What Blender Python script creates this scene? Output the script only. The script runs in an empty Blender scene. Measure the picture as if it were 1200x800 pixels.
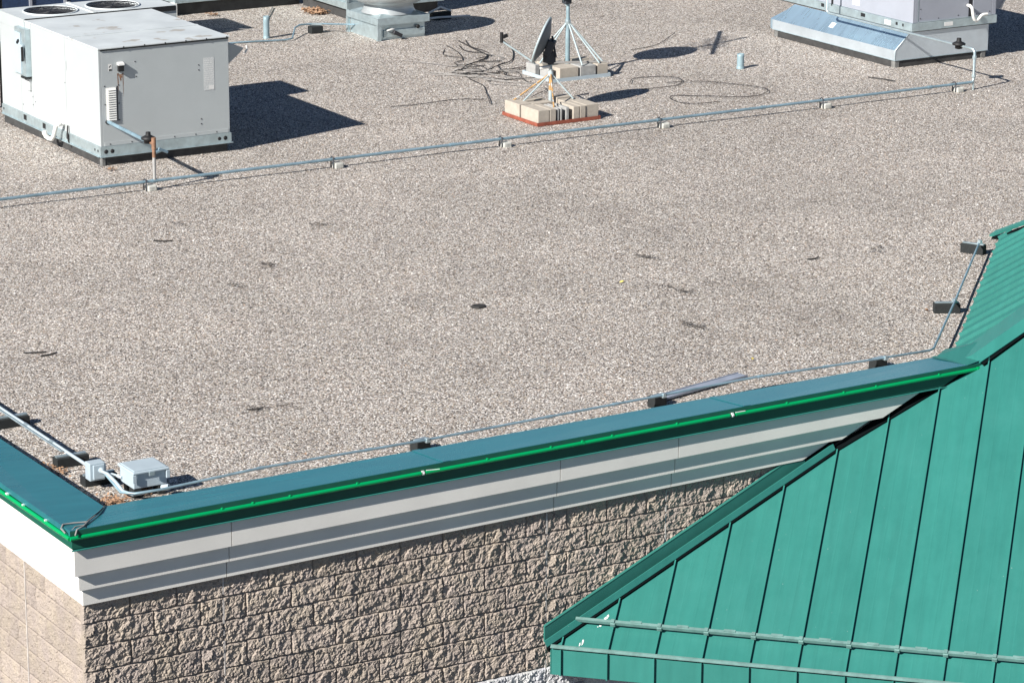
import bpy, bmesh, math, random
from mathutils import Vector, Matrix, noise
random.seed(7)
SC = bpy.context.scene
COL = SC.collection
R = math.radians

# ------------------------------------------------------------------ camera
cam_data = bpy.data.cameras.new('camera')
cam = bpy.data.objects.new('camera', cam_data)
COL.objects.link(cam)
right = Vector((0.85537756, -0.51798723, 0.00428948))
down = Vector((-0.13766321, -0.23529734, -0.96212473))
fwd = Vector((0.49937768, 0.82238941, -0.27257586))
M = Matrix((right, -down, -fwd)).transposed().to_4x4()
M.translation = Vector((-9.02210826, -21.27060883, 8.80286233))
cam.matrix_world = M
cam_data.sensor_width = 36.0
cam_data.lens = 109.854
cam_data.clip_start = 0.5
cam_data.clip_end = 3000
SC.camera = cam

# ------------------------------------------------------------------ light
w = bpy.data.worlds.new('World')
SC.world = w
w.use_nodes = True
nt = w.node_tree
sky = nt.nodes.new('ShaderNodeTexSky')
sky.sky_type = 'NISHITA'
sky.sun_disc = False
sky.sun_elevation = R(32)
sky.sun_rotation = R(254.5)
sky.altitude = 2200
sky.air_density = 0.8
sky.dust_density = 0.35
bg = nt.nodes['Background']
bg.inputs['Strength'].default_value = 0.05
nt.links.new(sky.outputs[0], bg.inputs[0])
sun_d = bpy.data.lights.new('sun', 'SUN')
sun_d.energy = 5.0
sun_d.angle = R(0.5)
sun_d.color = (1.0, 0.955, 0.89)
sun = bpy.data.objects.new('sun', sun_d)
COL.objects.link(sun)
ray = Vector((math.cos(R(15.5)) * math.cos(R(32)), math.sin(R(15.5)) * math.cos(R(32)), -math.sin(R(32))))
sun.rotation_euler = ray.to_track_quat('-Z', 'Y').to_euler()
SC.view_settings.view_transform = 'Standard'
SC.view_settings.look = 'None'
SC.view_settings.gamma = 1
SC.view_settings.exposure = 0.68
SC.cycles.max_bounces = 6

# ------------------------------------------------------------------ materials
def new_mat(name):
    m = bpy.data.materials.new(name)
    m.use_nodes = True
    t = m.node_tree
    return m, t, t.nodes['Principled BSDF']

def nd(t, kind, **kw):
    n = t.nodes.new(kind)
    for k, v in kw.items():
        if hasattr(n, k):
            setattr(n, k, v)
        else:
            n.inputs[k].default_value = v
    return n

def ramp(t, stops, interp='LINEAR'):
    r = t.nodes.new('ShaderNodeValToRGB')
    cr = r.color_ramp
    cr.interpolation = interp
    while len(cr.elements) > 1:
        cr.elements.remove(cr.elements[-1])
    cr.elements[0].position = stops[0][0]
    cr.elements[0].color = (*stops[0][1], 1)
    for p, c in stops[1:]:
        e = cr.elements.new(p)
        e.color = (*c, 1)
    return r

def simple(name, c, rough=0.5, metal=0.0, var=0.12, scale=6.0, bump=0.0, bscale=60, stretch=None, spots=None):
    """colour with soft wear, fine relief and optional spots of another colour"""
    m, t, b = new_mat(name)
    tc = nd(t, 'ShaderNodeTexCoord')
    mp = nd(t, 'ShaderNodeMapping')
    if stretch:
        mp.inputs['Scale'].default_value = stretch
    t.links.new(tc.outputs['Object'], mp.inputs[0])
    n = nd(t, 'ShaderNodeTexNoise', Scale=scale, Detail=6.0, Roughness=0.6)
    t.links.new(mp.outputs[0], n.inputs['Vector'])
    lo = tuple(max(0, x * (1 - var)) for x in c)
    hi = tuple(min(1, x * (1 + var)) for x in c)
    r = ramp(t, [(0.3, lo), (0.7, hi)])
    t.links.new(n.outputs[0], r.inputs[0])
    out = r.outputs[0]
    if spots:
        sc_, thr, sc2 = spots
        n2 = nd(t, 'ShaderNodeTexNoise', Scale=sc_, Detail=3.0)
        t.links.new(tc.outputs['Object'], n2.inputs['Vector'])
        r2 = ramp(t, [(thr, (0, 0, 0)), (thr + 0.05, (1, 1, 1))])
        t.links.new(n2.outputs[0], r2.inputs[0])
        mx = nd(t, 'ShaderNodeMix', data_type='RGBA')
        t.links.new(r2.outputs[0], mx.inputs['Factor'])
        t.links.new(out, mx.inputs[6])
        mx.inputs[7].default_value = (*sc2, 1)
        out = mx.outputs[2]
    t.links.new(out, b.inputs['Base Color'])
    b.inputs['Metallic'].default_value = metal
    mr = nd(t, 'ShaderNodeMapRange')
    mr.inputs[3].default_value = max(0.02, rough - 0.07)
    mr.inputs[4].default_value = min(1, rough + 0.07)
    t.links.new(n.outputs[0], mr.inputs[0])
    t.links.new(mr.outputs[0], b.inputs['Roughness'])
    if bump > 0:
        n3 = nd(t, 'ShaderNodeTexNoise', Scale=bscale, Detail=5.0)
        t.links.new(mp.outputs[0], n3.inputs['Vector'])
        bp = nd(t, 'ShaderNodeBump', Strength=1.0, Distance=bump)
        t.links.new(n3.outputs[0], bp.inputs['Height'])
        t.links.new(bp.outputs[0], b.inputs['Normal'])
    return m

def gravel_material():
    m, t, b = new_mat('gravel')
    geo = nd(t, 'ShaderNodeNewGeometry')
    wn = nd(t, 'ShaderNodeTexNoise', Scale=30.0, Detail=2.0)
    t.links.new(geo.outputs['Position'], wn.inputs['Vector'])
    v = nd(t, 'ShaderNodeTexVoronoi', feature='F1', Scale=84.0, Randomness=1.0)
    t.links.new(geo.outputs['Position'], v.inputs['Vector'])
    sep = nd(t, 'ShaderNodeSeparateColor')
    t.links.new(v.outputs['Color'], sep.inputs[0])
    r = ramp(t, [(0.0, (0.06, 0.052, 0.047)), (0.11, (0.15, 0.13, 0.118)), (0.24, (0.30, 0.268, 0.24)), (0.38, (0.36, 0.352, 0.35)), (0.46, (0.46, 0.42, 0.38)),
                 (0.62, (0.62, 0.575, 0.525)), (0.74, (0.55, 0.475, 0.37)), (0.81, (0.47, 0.37, 0.30)), (0.87, (0.98, 0.95, 0.90))], 'CONSTANT')
    t.links.new(sep.outputs[0], r.inputs[0])
    # gaps between the stones
    gap = ramp(t, [(0.0, (1, 1, 1)), (0.55, (1, 1, 1)), (0.95, (0.3, 0.28, 0.27))])
    t.links.new(v.outputs['Distance'], gap.inputs[0])
    m1 = nd(t, 'ShaderNodeMix', data_type='RGBA', blend_type='MULTIPLY')
    m1.inputs['Factor'].default_value = 1
    t.links.new(r.outputs[0], m1.inputs[6])
    t.links.new(gap.outputs[0], m1.inputs[7])
    # dust and wash marks
    big = nd(t, 'ShaderNodeTexNoise', Scale=0.55, Detail=8.0, Roughness=0.62)
    t.links.new(geo.outputs['Position'], big.inputs['Vector'])
    rb = ramp(t, [(0.28, (0.80, 0.79, 0.79)), (0.42, (0.96, 0.955, 0.955)), (0.56, (1.02, 1.01, 1.01)), (0.74, (1.17, 1.15, 1.14))])
    t.links.new(big.outputs[0], rb.inputs[0])
    m2 = nd(t, 'ShaderNodeMix', data_type='RGBA', blend_type='MULTIPLY')
    m2.inputs['Factor'].default_value = 1
    t.links.new(m1.outputs[2], m2.inputs[6])
    t.links.new(rb.outputs[0], m2.inputs[7])
    # small dark bare spots
    sp = nd(t, 'ShaderNodeTexNoise', Scale=2.6, Detail=4.0, Roughness=0.75)
    t.links.new(geo.outputs['Position'], sp.inputs['Vector'])
    rs = ramp(t, [(0.655, (1, 1, 1)), (0.72, (0.5, 0.48, 0.47))])
    t.links.new(sp.outputs[0], rs.inputs[0])
    m3 = nd(t, 'ShaderNodeMix', data_type='RGBA', blend_type='MULTIPLY')
    m3.inputs['Factor'].default_value = 1
    t.links.new(m2.outputs[2], m3.inputs[6])
    t.links.new(rs.outputs[0], m3.inputs[7])
    t.links.new(m3.outputs[2], b.inputs['Base Color'])
    b.inputs['Roughness'].default_value = 0.85
    b.inputs['Specular IOR Level'].default_value = 0.25
    # relief: round stones at different heights
    mt = nd(t, 'ShaderNodeMath', operation='MULTIPLY_ADD')
    t.links.new(v.outputs['Distance'], mt.inputs[0])
    mt.inputs[1].default_value = -0.9
    mm = nd(t, 'ShaderNodeMath', operation='MULTIPLY')
    t.links.new(sep.outputs[1], mm.inputs[0])
    mm.inputs[1].default_value = 0.55
    t.links.new(mm.outputs[0], mt.inputs[2])
    bp = nd(t, 'ShaderNodeBump', Strength=0.9, Distance=0.006)
    t.links.new(mt.outputs[0], bp.inputs['Height'])
    t.links.new(bp.outputs[0], b.inputs['Normal'])
    return m

def block_material(name, c, bumpd=0.006):
    m, t, b = new_mat(name)
    tc = nd(t, 'ShaderNodeTexCoord')
    info = nd(t, 'ShaderNodeObjectInfo')
    add = nd(t, 'ShaderNodeVectorMath', operation='ADD')
    t.links.new(tc.outputs['Object'], add.inputs[0])
    t.links.new(info.outputs['Location'], add.inputs[1])
    n = nd(t, 'ShaderNodeTexNoise', Scale=34.0, Detail=6.0, Roughness=0.7)
    t.links.new(add.outputs[0], n.inputs['Vector'])
    r = ramp(t, [(0.28, tuple(x * 0.87 for x in c)), (0.5, c), (0.72, tuple(min(1, x * 1.12) for x in c))])
    t.links.new(n.outputs[0], r.inputs[0])
    n2 = nd(t, 'ShaderNodeTexNoise', Scale=5.0, Detail=3.0)
    t.links.new(add.outputs[0], n2.inputs['Vector'])
    r2 = ramp(t, [(0.35, (0.95, 0.93, 0.95)), (0.65, (1.05, 1.03, 0.97))])
    t.links.new(n2.outputs[0], r2.inputs[0])
    mx = nd(t, 'ShaderNodeMix', data_type='RGBA', blend_type='MULTIPLY')
    mx.inputs['Factor'].default_value = 1
    t.links.new(r.outputs[0], mx.inputs[6])
    t.links.new(r2.outputs[0], mx.inputs[7])
    hs = nd(t, 'ShaderNodeHueSaturation')
    mr = nd(t, 'ShaderNodeMapRange')
    mr.inputs[3].default_value = 0.9
    mr.inputs[4].default_value = 1.08
    t.links.new(info.outputs['Random'], mr.inputs[0])
    t.links.new(mr.outputs[0], hs.inputs['Value'])
    t.links.new(mx.outputs[2], hs.inputs['Color'])
    t.links.new(hs.outputs[0], b.inputs['Base Color'])
    b.inputs['Roughness'].default_value = 0.9
    b.inputs['Specular IOR Level'].default_value = 0.2
    n3 = nd(t, 'ShaderNodeTexNoise', Scale=70.0, Detail=5.0, Roughness=0.65)
    t.links.new(add.outputs[0], n3.inputs['Vector'])
    bp = nd(t, 'ShaderNodeBump', Strength=1.0, Distance=bumpd)
    t.links.new(n3.outputs[0], bp.inputs['Height'])
    t.links.new(bp.outputs[0], b.inputs['Normal'])
    return m

MT = {}
MT['gravel'] = gravel_material()
MT['block'] = block_material('tan split face block', (0.370, 0.322, 0.282))
MT['white_block'] = block_material('white painted block', (0.50, 0.51, 0.53))
MT['mortar'] = simple('mortar', (0.20, 0.17, 0.152), 0.95, bump=0.002)
MT['caulk'] = simple('caulk', (0.52, 0.48, 0.45), 0.7, var=0.35, scale=9, stretch=(1, 1, 0.6))
MT['stucco'] = simple('stucco', (0.77, 0.75, 0.705), 0.85, var=0.05, scale=2.5, bump=0.0012, bscale=180)
MT['cap'] = simple('teal cap metal with sky sheen', (0.036, 0.240, 0.275), 0.22, 0.35, var=0.10, scale=3, stretch=(0.6, 3, 1), spots=(26, 0.76, (0.3, 0.36, 0.36)))  # base colour brightened to carry the sky's reflection
MT['fascia'] = simple('dark green fascia', (0.012, 0.10, 0.068), 0.38, var=0.1, scale=5)
MT['tube'] = simple('bright green tube', (0.0, 0.32, 0.10), 0.25, var=0.05)
MT['white'] = simple('white plastic', (0.78, 0.79, 0.79), 0.4, var=0.05)
def roof_paint():
    m, t, b = new_mat('green roof paint')
    g = nd(t, 'ShaderNodeNewGeometry')
    def dot(v):
        n = nd(t, 'ShaderNodeVectorMath', operation='DOT_PRODUCT')
        n.inputs[1].default_value = v
        t.links.new(g.outputs['Position'], n.inputs[0])
        return n.outputs['Value']
    cx = nd(t, 'ShaderNodeCombineXYZ')
    t.links.new(dot((0.7071 * 14, -0.7071 * 14, 0)), cx.inputs[0])
    t.links.new(dot((0.7071 * 0.9, 0.7071 * 0.9, 0.9)), cx.inputs[1])
    n1 = nd(t, 'ShaderNodeTexNoise', Scale=1.0, Detail=5.0, Roughness=0.6)
    t.links.new(cx.outputs[0], n1.inputs['Vector'])
    c = (0.028, 0.184, 0.158)
    r = ramp(t, [(0.3, tuple(x * 0.92 for x in c)), (0.7, tuple(x * 1.07 for x in c))])
    t.links.new(n1.outputs[0], r.inputs[0])
    oi = nd(t, 'ShaderNodeObjectInfo')
    hv = nd(t, 'ShaderNodeHueSaturation')
    mo = nd(t, 'ShaderNodeMapRange'); mo.inputs[3].default_value = 0.94; mo.inputs[4].default_value = 1.05
    t.links.new(oi.outputs['Random'], mo.inputs[0]); t.links.new(mo.outputs[0], hv.inputs['Value'])
    t.links.new(r.outputs[0], hv.inputs['Color'])
    n2 = nd(t, 'ShaderNodeTexNoise', Scale=2.2, Detail=6.0, Roughness=0.7)
    t.links.new(g.outputs['Position'], n2.inputs['Vector'])
    r2 = ramp(t, [(0.3, (0.93, 0.94, 0.94)), (0.5, (1, 1, 1)), (0.72, (1.12, 1.05, 1.06))])
    t.links.new(n2.outputs[0], r2.inputs[0])
    mx = nd(t, 'ShaderNodeMix', data_type='RGBA', blend_type='MULTIPLY')
    mx.inputs['Factor'].default_value = 1
    t.links.new(hv.outputs[0], mx.inputs[6]); t.links.new(r2.outputs[0], mx.inputs[7])
    n3 = nd(t, 'ShaderNodeTexNoise', Scale=31.0, Detail=2.0)
    t.links.new(g.outputs['Position'], n3.inputs['Vector'])
    r3 = ramp(t, [(0.765, (0, 0, 0)), (0.80, (0.55, 0.55, 0.55))])
    t.links.new(n3.outputs[0], r3.inputs[0])
    m2 = nd(t, 'ShaderNodeMix', data_type='RGBA')
    t.links.new(r3.outputs[0], m2.inputs['Factor']); t.links.new(mx.outputs[2], m2.inputs[6]); m2.inputs[7].default_value = (0.35, 0.45, 0.42, 1)
    t.links.new(m2.outputs[2], b.inputs['Base Color'])
    mr = nd(t, 'ShaderNodeMapRange'); mr.inputs[3].default_value = 0.38; mr.inputs[4].default_value = 0.58
    t.links.new(n2.outputs[0], mr.inputs[0]); t.links.new(mr.outputs[0], b.inputs['Roughness'])
    cy = nd(t, 'ShaderNodeCombineXYZ')
    t.links.new(dot((0.7071 * 3.2, -0.7071 * 3.2, 0)), cy.inputs[0])
    t.links.new(dot((0.7071 * 0.8, 0.7071 * 0.8, 0.8)), cy.inputs[1])
    n4 = nd(t, 'ShaderNodeTexNoise', Scale=1.0, Detail=2.0)
    t.links.new(cy.outputs[0], n4.inputs['Vector'])
    bp = nd(t, 'ShaderNodeBump', Strength=1.0, Distance=0.012)
    t.links.new(n4.outputs[0], bp.inputs['Height']); t.links.new(bp.outputs[0], b.inputs['Normal'])
    return m
MT['green'] = roof_paint()
MT['green_dark'] = simple('dull green flashing', (0.028, 0.16, 0.135), 0.5, var=0.1, scale=4)
MT['closure_shade'] = simple('black closure and shade strip', (0.004, 0.006, 0.007), 0.9)  # serves the rubber closures and the painted shade strips
MT['closure_shade'].node_tree.nodes['Principled BSDF'].inputs['Specular IOR Level'].default_value = 0.05
MT['rail'] = simple('pale weathered rail', (0.17, 0.30, 0.28), 0.4, 0.2, var=0.2, scale=12)
MT['guano'] = simple('bird droppings', (0.72, 0.76, 0.73), 0.8, var=0.2)
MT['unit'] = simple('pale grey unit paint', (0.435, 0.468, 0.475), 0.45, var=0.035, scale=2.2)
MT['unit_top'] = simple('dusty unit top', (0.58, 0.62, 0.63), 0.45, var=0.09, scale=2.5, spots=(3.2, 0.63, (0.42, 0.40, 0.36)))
MT['unit_b'] = simple('lavender grey unit paint', (0.33, 0.35, 0.40), 0.45, var=0.05, scale=3)
MT['galv'] = simple('galvanised steel', (0.50, 0.60, 0.63), 0.38, 0.65, var=0.16, scale=9, bump=0.0006, bscale=30)
MT['galv_skirt'] = simple('galvanised skirt', (0.60, 0.67, 0.72), 0.35, 0.55, var=0.12, scale=2.5)
MT['galv_sky_tint'] = simple('galvanised sheet with sky tint', (0.48, 0.67, 0.81), 0.28, 0.72, var=0.12, scale=2.5, stretch=(1, 2.5, 0.4))  # blue of the sky's reflection is mixed into the base colour
MT['curb'] = simple('dark curb membrane', (0.045, 0.045, 0.045), 0.8, var=0.35, scale=8, bump=0.003, bscale=25)
MT['curb_grey'] = simple('grey curb membrane', (0.17, 0.17, 0.165), 0.8, var=0.35, scale=8, bump=0.003, bscale=25)
MT['black'] = simple('black fittings', (0.012, 0.012, 0.013), 0.6)
MT['coil'] = simple('dark blue coil', (0.022, 0.045, 0.105), 0.5, var=0.3, scale=20)
MT['fan_dark'] = simple('dark fan guard', (0.035, 0.036, 0.042), 0.45, 0.3)
MT['blade'] = simple('fan blade', (0.30, 0.28, 0.27), 0.4, 0.6)
MT['pipe'] = simple('blue grey painted pipe', (0.25, 0.37, 0.44), 0.4, 0.3, var=0.25, scale=7)
MT['rust'] = simple('rusty pipe', (0.235, 0.13, 0.08), 0.8, var=0.5, scale=14)
MT['ochre'] = simple('rust stained leg', (0.42, 0.25, 0.10), 0.7, var=0.4, scale=18, spots=(14, 0.52, (0.45, 0.47, 0.47)))
MT['concrete'] = simple('pale concrete', (0.44, 0.395, 0.335), 0.9, var=0.12, scale=14, bump=0.002, bscale=120)
MT['concrete_g'] = simple('grey concrete', (0.36, 0.36, 0.35), 0.9, var=0.15, scale=14, bump=0.002, bscale=120)
MT['orange'] = simple('red oxide angle iron', (0.27, 0.075, 0.045), 0.7, var=0.25, scale=10)
MT['dish'] = simple('pale dish paint', (0.40, 0.48, 0.50), 0.5, var=0.1)
MT['dish_shell'] = simple('grey dish shell', (0.13, 0.15, 0.17), 0.6, var=0.1)
MT['dish_back'] = simple('dark dish bracket', (0.03, 0.035, 0.045), 0.6)
MT['pvc'] = simple('white pvc', (0.74, 0.74, 0.71), 0.4, var=0.08)
MT['elec'] = simple('light grey enclosure', (0.42, 0.50, 0.55), 0.45, var=0.06)
MT['rubber'] = simple('black rubber block', (0.014, 0.017, 0.018), 0.85, var=0.3, scale=30, bump=0.002)
MT['wood'] = simple('weathered dark timber', (0.10, 0.10, 0.095), 0.85, var=0.3, scale=12)
MT['cable'] = simple('black cable', (0.025, 0.023, 0.023), 0.6)
MT['cable_pale'] = simple('faded cable', (0.27, 0.26, 0.25), 0.7)
MT['fan_alu'] = simple('spun aluminium', (0.43, 0.46, 0.47), 0.42, 0.35, var=0.13, scale=2, stretch=(1, 1, 3))
MT['leaf'] = simple('dry brown leaf', (0.38, 0.23, 0.14), 0.8, var=0.45, scale=40)
MT['leaf_y'] = simple('yellow leaf', (0.62, 0.50, 0.10), 0.8, var=0.2)
MT['asphalt'] = simple('asphalt', (0.05, 0.05, 0.05), 0.9, var=0.2, scale=0.5)
MT['soffit'] = simple('brown soffit', (0.10, 0.065, 0.045), 0.8)
MT['label'] = simple('paper label', (0.74, 0.74, 0.72), 0.6)
MT['label_g'] = simple('printed grey label', (0.55, 0.57, 0.57), 0.6, var=0.2, scale=60)
MT['support_block'] = simple('dirty pale block', (0.50, 0.50, 0.46), 0.8, var=0.35, scale=16)
MT['channel'] = simple('steel channel', (0.36, 0.40, 0.48), 0.45, 0.25, var=0.15)
MT['grit'] = simple('dark grit', (0.09, 0.08, 0.072), 0.9, var=0.4, scale=50)
MT['debris'] = simple('dark wet debris', (0.03, 0.028, 0.026), 0.8)

# ------------------------------------------------------------------ geometry helpers
class MB:
    """collects shapes and links them as ONE mesh object"""
    def __init__(s):
        s.bm = bmesh.new()
    def poly(s, pts, faces, smooth=False):
        vs = [s.bm.verts.new(Vector(p)) for p in pts]
        out = []
        for f in faces:
            try:
                fc = s.bm.faces.new([vs[i] for i in f])
                fc.smooth = smooth
                out.append(fc)
            except ValueError:
                pass
        return vs, out
    def box(s, a, b, bev=0.0):
        x0, y0, z0 = [min(a[i], b[i]) for i in range(3)]
        x1, y1, z1 = [max(a[i], b[i]) for i in range(3)]
        P = [(x0, y0, z0), (x1, y0, z0), (x1, y1, z0), (x0, y1, z0), (x0, y0, z1), (x1, y0, z1), (x1, y1, z1), (x0, y1, z1)]
        vs, fs = s.poly(P, [(3, 2, 1, 0), (4, 5, 6, 7), (0, 1, 5, 4), (1, 2, 6, 5), (2, 3, 7, 6), (3, 0, 4, 7)])
        if bev:
            es = list({e for f in fs for e in f.edges})
            bmesh.ops.bevel(s.bm, geom=es, offset=bev, segments=2, affect='EDGES', profile=0.5)
        return s
    def obox(s, c, ax, ay, az, hx, hy, hz, bev=0.0):
        """box with its own axes"""
        c, ax, ay, az = Vector(c), Vector(ax).normalized(), Vector(ay).normalized(), Vector(az).normalized()
        P = [c + ax * (sx * hx) + ay * (sy * hy) + az * (sz * hz) for sz in (-1, 1) for sx, sy in ((-1, -1), (1, -1), (1, 1), (-1, 1))]
        vs, fs = s.poly(P, [(3, 2, 1, 0), (4, 5, 6, 7), (0, 1, 5, 4), (1, 2, 6, 5), (2, 3, 7, 6), (3, 0, 4, 7)])
        if bev:
            es = list({e for f in fs for e in f.edges})
            bmesh.ops.bevel(s.bm, geom=es, offset=bev, segments=1, affect='EDGES')
        return s
    def prism(s, bottom, top):
        n = len(bottom)
        F = [tuple(reversed(range(n))), tuple(range(n, 2 * n))] + [(i, (i + 1) % n, n + (i + 1) % n, n + i) for i in range(n)]
        s.poly(list(bottom) + list(top), F)
        return s
    def tube(s, pts, r, n=10, caps=True, closed=False):
        pts = [Vector(p) for p in pts]
        rings = []
        prev = None
        for i, p in enumerate(pts):
            d0 = (p - pts[i - 1]).normalized() if i > 0 else None
            d1 = (pts[i + 1] - p).normalized() if i < len(pts) - 1 else None
            d = ((d0 or d1) + (d1 or d0))
            if d.length < 1e-6:
                d = d0 or d1
            d.normalize()
            if prev is None:
                u = d.orthogonal().normalized()
            else:
                u = (prev - d * prev.dot(d)).normalized()
            prev = u
            v = d.cross(u)
            k = 1.0
            if d0 and d1:
                k = 1 / max(0.5, math.cos(d0.angle(d1) / 2))
            rr = r[i] if isinstance(r, (list, tuple)) else r
            rings.append([s.bm.verts.new(p + (u * math.cos(2 * math.pi * j / n) + v * math.sin(2 * math.pi * j / n)) * rr * (k if d0 and d1 else 1)) for j in range(n)])
        for a, b in zip(rings, rings[1:]):
            for j in range(n):
                f = s.bm.faces.new((a[j], a[(j + 1) % n], b[(j + 1) % n], b[j]))
                f.smooth = True
        if caps:
            s.bm.faces.new([s.bm.verts.new(v.co) for v in reversed(rings[0])])
            s.bm.faces.new([s.bm.verts.new(v.co) for v in rings[-1]])
        return s
    def lathe(s, c, prof, n=40, axis=None, smooth=True):
        c = Vector(c)
        az = Vector(axis).normalized() if axis is not None else Vector((0, 0, 1))
        u = az.orthogonal().normalized()
        v = az.cross(u)
        rings = []
        for r_, z_ in prof:
            rings.append([s.bm.verts.new(c + az * z_ + (u * math.cos(2 * math.pi * j / n) + v * math.sin(2 * math.pi * j / n)) * max(r_, 1e-4)) for j in range(n)])
        for a, b in zip(rings, rings[1:]):
            for j in range(n):
                f = s.bm.faces.new((a[j], a[(j + 1) % n], b[(j + 1) % n], b[j]))
                f.smooth = smooth
        return s
    def build(s, name, mat, parent=None, kind=None, recalc=True):
        if recalc:
            bmesh.ops.recalc_face_normals(s.bm, faces=s.bm.faces[:])
        me = bpy.data.meshes.new(name)
        s.bm.to_mesh(me)
        s.bm.free()
        return link(name, me, mat, parent, kind)

def link(name, me, mat, parent=None, kind=None):
    if mat is not None and not me.materials:
        me.materials.append(MT[mat] if isinstance(mat, str) else mat)
    o = bpy.data.objects.new(name, me)
    COL.objects.link(o)
    if parent is not None:
        o.parent = parent
        o.matrix_parent_inverse = parent_world(parent).inverted()
    if kind:
        o['kind'] = kind
    return o

WORLD = {}
def parent_world(p):
    m = Matrix.LocRotScale(p.location, p.rotation_euler, None)
    if p.parent is not None:
        m = parent_world(p.parent) @ p.matrix_parent_inverse @ m
    return m

def tag(o, label, cat, group=None):
    o['label'] = label
    o['category'] = cat
    if group:
        o['group'] = group
    return o

def thing(name, label, cat, loc=(0, 0, 0), rz=0.0, group=None):
    o = bpy.data.objects.new(name, None)
    COL.objects.link(o)
    o.location = loc
    o.rotation_euler = (0, 0, rz)
    o.empty_display_size = 0.2
    return tag(o, label, cat, group)

ZR = 0.66        # level of the gravel roof
H = 0.2032       # half a block / one course

# ------------------------------------------------------------------ the setting
b = MB(); b.poly([(-1500, -1500, -5.5), (1500, -1500, -5.5), (1500, 1500, -5.5), (-1500, 1500, -5.5)], [(0, 1, 2, 3)])
b.build('ground', 'asphalt', kind='structure')

# gravel sheet with gentle unevenness
b = MB()
NX, NY = 150, 130
def zg(x, y):
    return ZR + 0.012 * noise.noise(Vector((x * 0.5, y * 0.5, 3.1))) + 0.004 * noise.noise(Vector((x * 3, y * 3, 7)))
xs = [0.2 + (20.0 * i / 110 if i <= 110 else 20.0 + (i - 110) ** 1.6 * 0.12) for i in range(NX)]
ys = [0.2 + (22.0 * i / 100 if i <= 100 else 22.0 + (i - 100) ** 1.6 * 0.15) for i in range(NY)]
grid = [[b.bm.verts.new((x, y, zg(x, y))) for x in xs] for y in ys]
for j in range(NY - 1):
    for i in range(NX - 1):
        f = b.bm.faces.new((grid[j][i], grid[j][i + 1], grid[j + 1][i + 1], grid[j + 1][i]))
        f.smooth = True
b.build('gravel_roof', 'gravel', kind='structure', recalc=False)
XFAR, YFAR = xs[-1], ys[-1]

# ------------------------------------------------------------------ main building
bld = thing('block_building', 'tan split face block building with white stepped cornice and green trimmed parapet', 'building', (0, 0, -5.5))
BX = 13.0    # how far the front wall runs behind the green roof

def rock_mesh(wid, hei, seed, nm):
    bm = bmesh.new()
    nx, nz = max(8, int(wid / 0.0092)), max(8, int(hei / 0.0092))
    g = []
    for j in range(nz + 1):
        row = []
        for i in range(nx + 1):
            u, v = i / nx, j / nz
            x, z = (u - 0.5) * wid, (v - 0.5) * hei
            ex = min(u, 1 - u) * wid
            ez = min(v, 1 - v) * hei
            e = min(1, min(ex, ez) / 0.010)
            p = Vector((x, z, 0)) + Vector((seed * 3.7, seed * 1.3, 0))
            def facet(k, amp, slope):
                ds, ps = noise.voronoi(p * k)
                c0 = ps[0]
                hx, hy, hz = noise.cell_vector(c0 * 7.31)
                q_ = (p * k - c0) / k
                return (hz - 0.5) * amp + q_.x * (hx - 0.5) * slope + q_.y * (hy - 0.5) * slope
            big = noise.noise(p * 8) * 0.008
            d = 0.012 + big + facet(15, 0.005, 0.5) + facet(36, 0.006, 0.85) + noise.noise(p * 70) * 0.0025
            d = max(0.002, min(0.030, d))
            d = -0.004 + (d + 0.004) * (e ** 0.6)
            jx = (noise.noise(p * 90 + Vector((9, 0, 0))) * 0.004) * e
            row.append(bm.verts.new((x + jx, -d, z + jx)))
        g.append(row)
    for j in range(nz):
        for i in range(nx):
            bm.faces.new((g[j][i], g[j][i + 1], g[j + 1][i + 1], g[j + 1][i]))
    # sides running back into the wall
    for a, c_ in ((g[0], True), (g[-1], False)):
        back = [bm.verts.new((v.co.x, 0.03, v.co.z)) for v in (a[0], a[-1])]
        loop = a + [back[1], back[0]]
        bm.faces.new(loop if not c_ else list(reversed(loop)))
    for k in (0, -1):
        col = [r_[k] for r_ in g]
        back = [bm.verts.new((v.co.x, 0.03, v.co.z)) for v in (col[0], col[-1])]
        loop = col + [back[1], back[0]]
        bm.faces.new(loop if k == 0 else list(reversed(loop)))
    me = bpy.data.meshes.new(nm)
    bm.to_mesh(me)
    bm.free()
    return me

G_ = 0.0042
full = [rock_mesh(2 * H - G_, H - G_, 11 + k, 'block_full_%d' % k) for k in range(9)]
half = [rock_mesh(H - G_, H - G_, 31 + k, 'block_half_%d' % k) for k in range(4)]
fullw = [rock_mesh(2 * H - G_, H - G_, 51 + k, 'block_white_%d' % k) for k in range(4)]
for me in full + half:
    me.materials.append(MT['block'])
for me in fullw:
    me.materials.append(MT['white_block'])

YW = 0.048   # plane of the joints
wall_f = MB().box((0.03, YW, -5.5), (BX, YW + 0.2, 0.36)).build('wall', 'mortar', bld)
XW = 0.024
wall_l = MB().box((XW, 0.06, -5.5), (XW + 0.2, 22, 0.36)).build('wall', 'mortar', bld)
CJ = [6, 21, 27]
def lay(course, horizontal, n_max):
    """list of (start, length) in half blocks for a course; control joints break the bond"""
    out = []
    off = 0 if course % 2 == 1 else 1
    u = 0
    cj = sorted(CJ if horizontal else [6, 12])
    while u < n_max:
        nxt = u + 2
        if u == 0 and off == 1:
            nxt = 1
        for c_ in cj:
            if u < c_ < nxt:
                nxt = c_
        # after the joint at 21 the bond shifts back
        if horizontal and u == 21 and course % 2 == 1:
            nxt = 22
        if horizontal and u >= 27 and u == 27 and course % 2 == 1:
            nxt = 28
        if horizontal and u == 6 and course % 2 == 0:
            nxt = 7
        if (not horizontal) and u == 6 and course % 2 == 0:
            nxt = 7
        out.append((u, nxt - u))
        u = nxt
    return out

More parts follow.
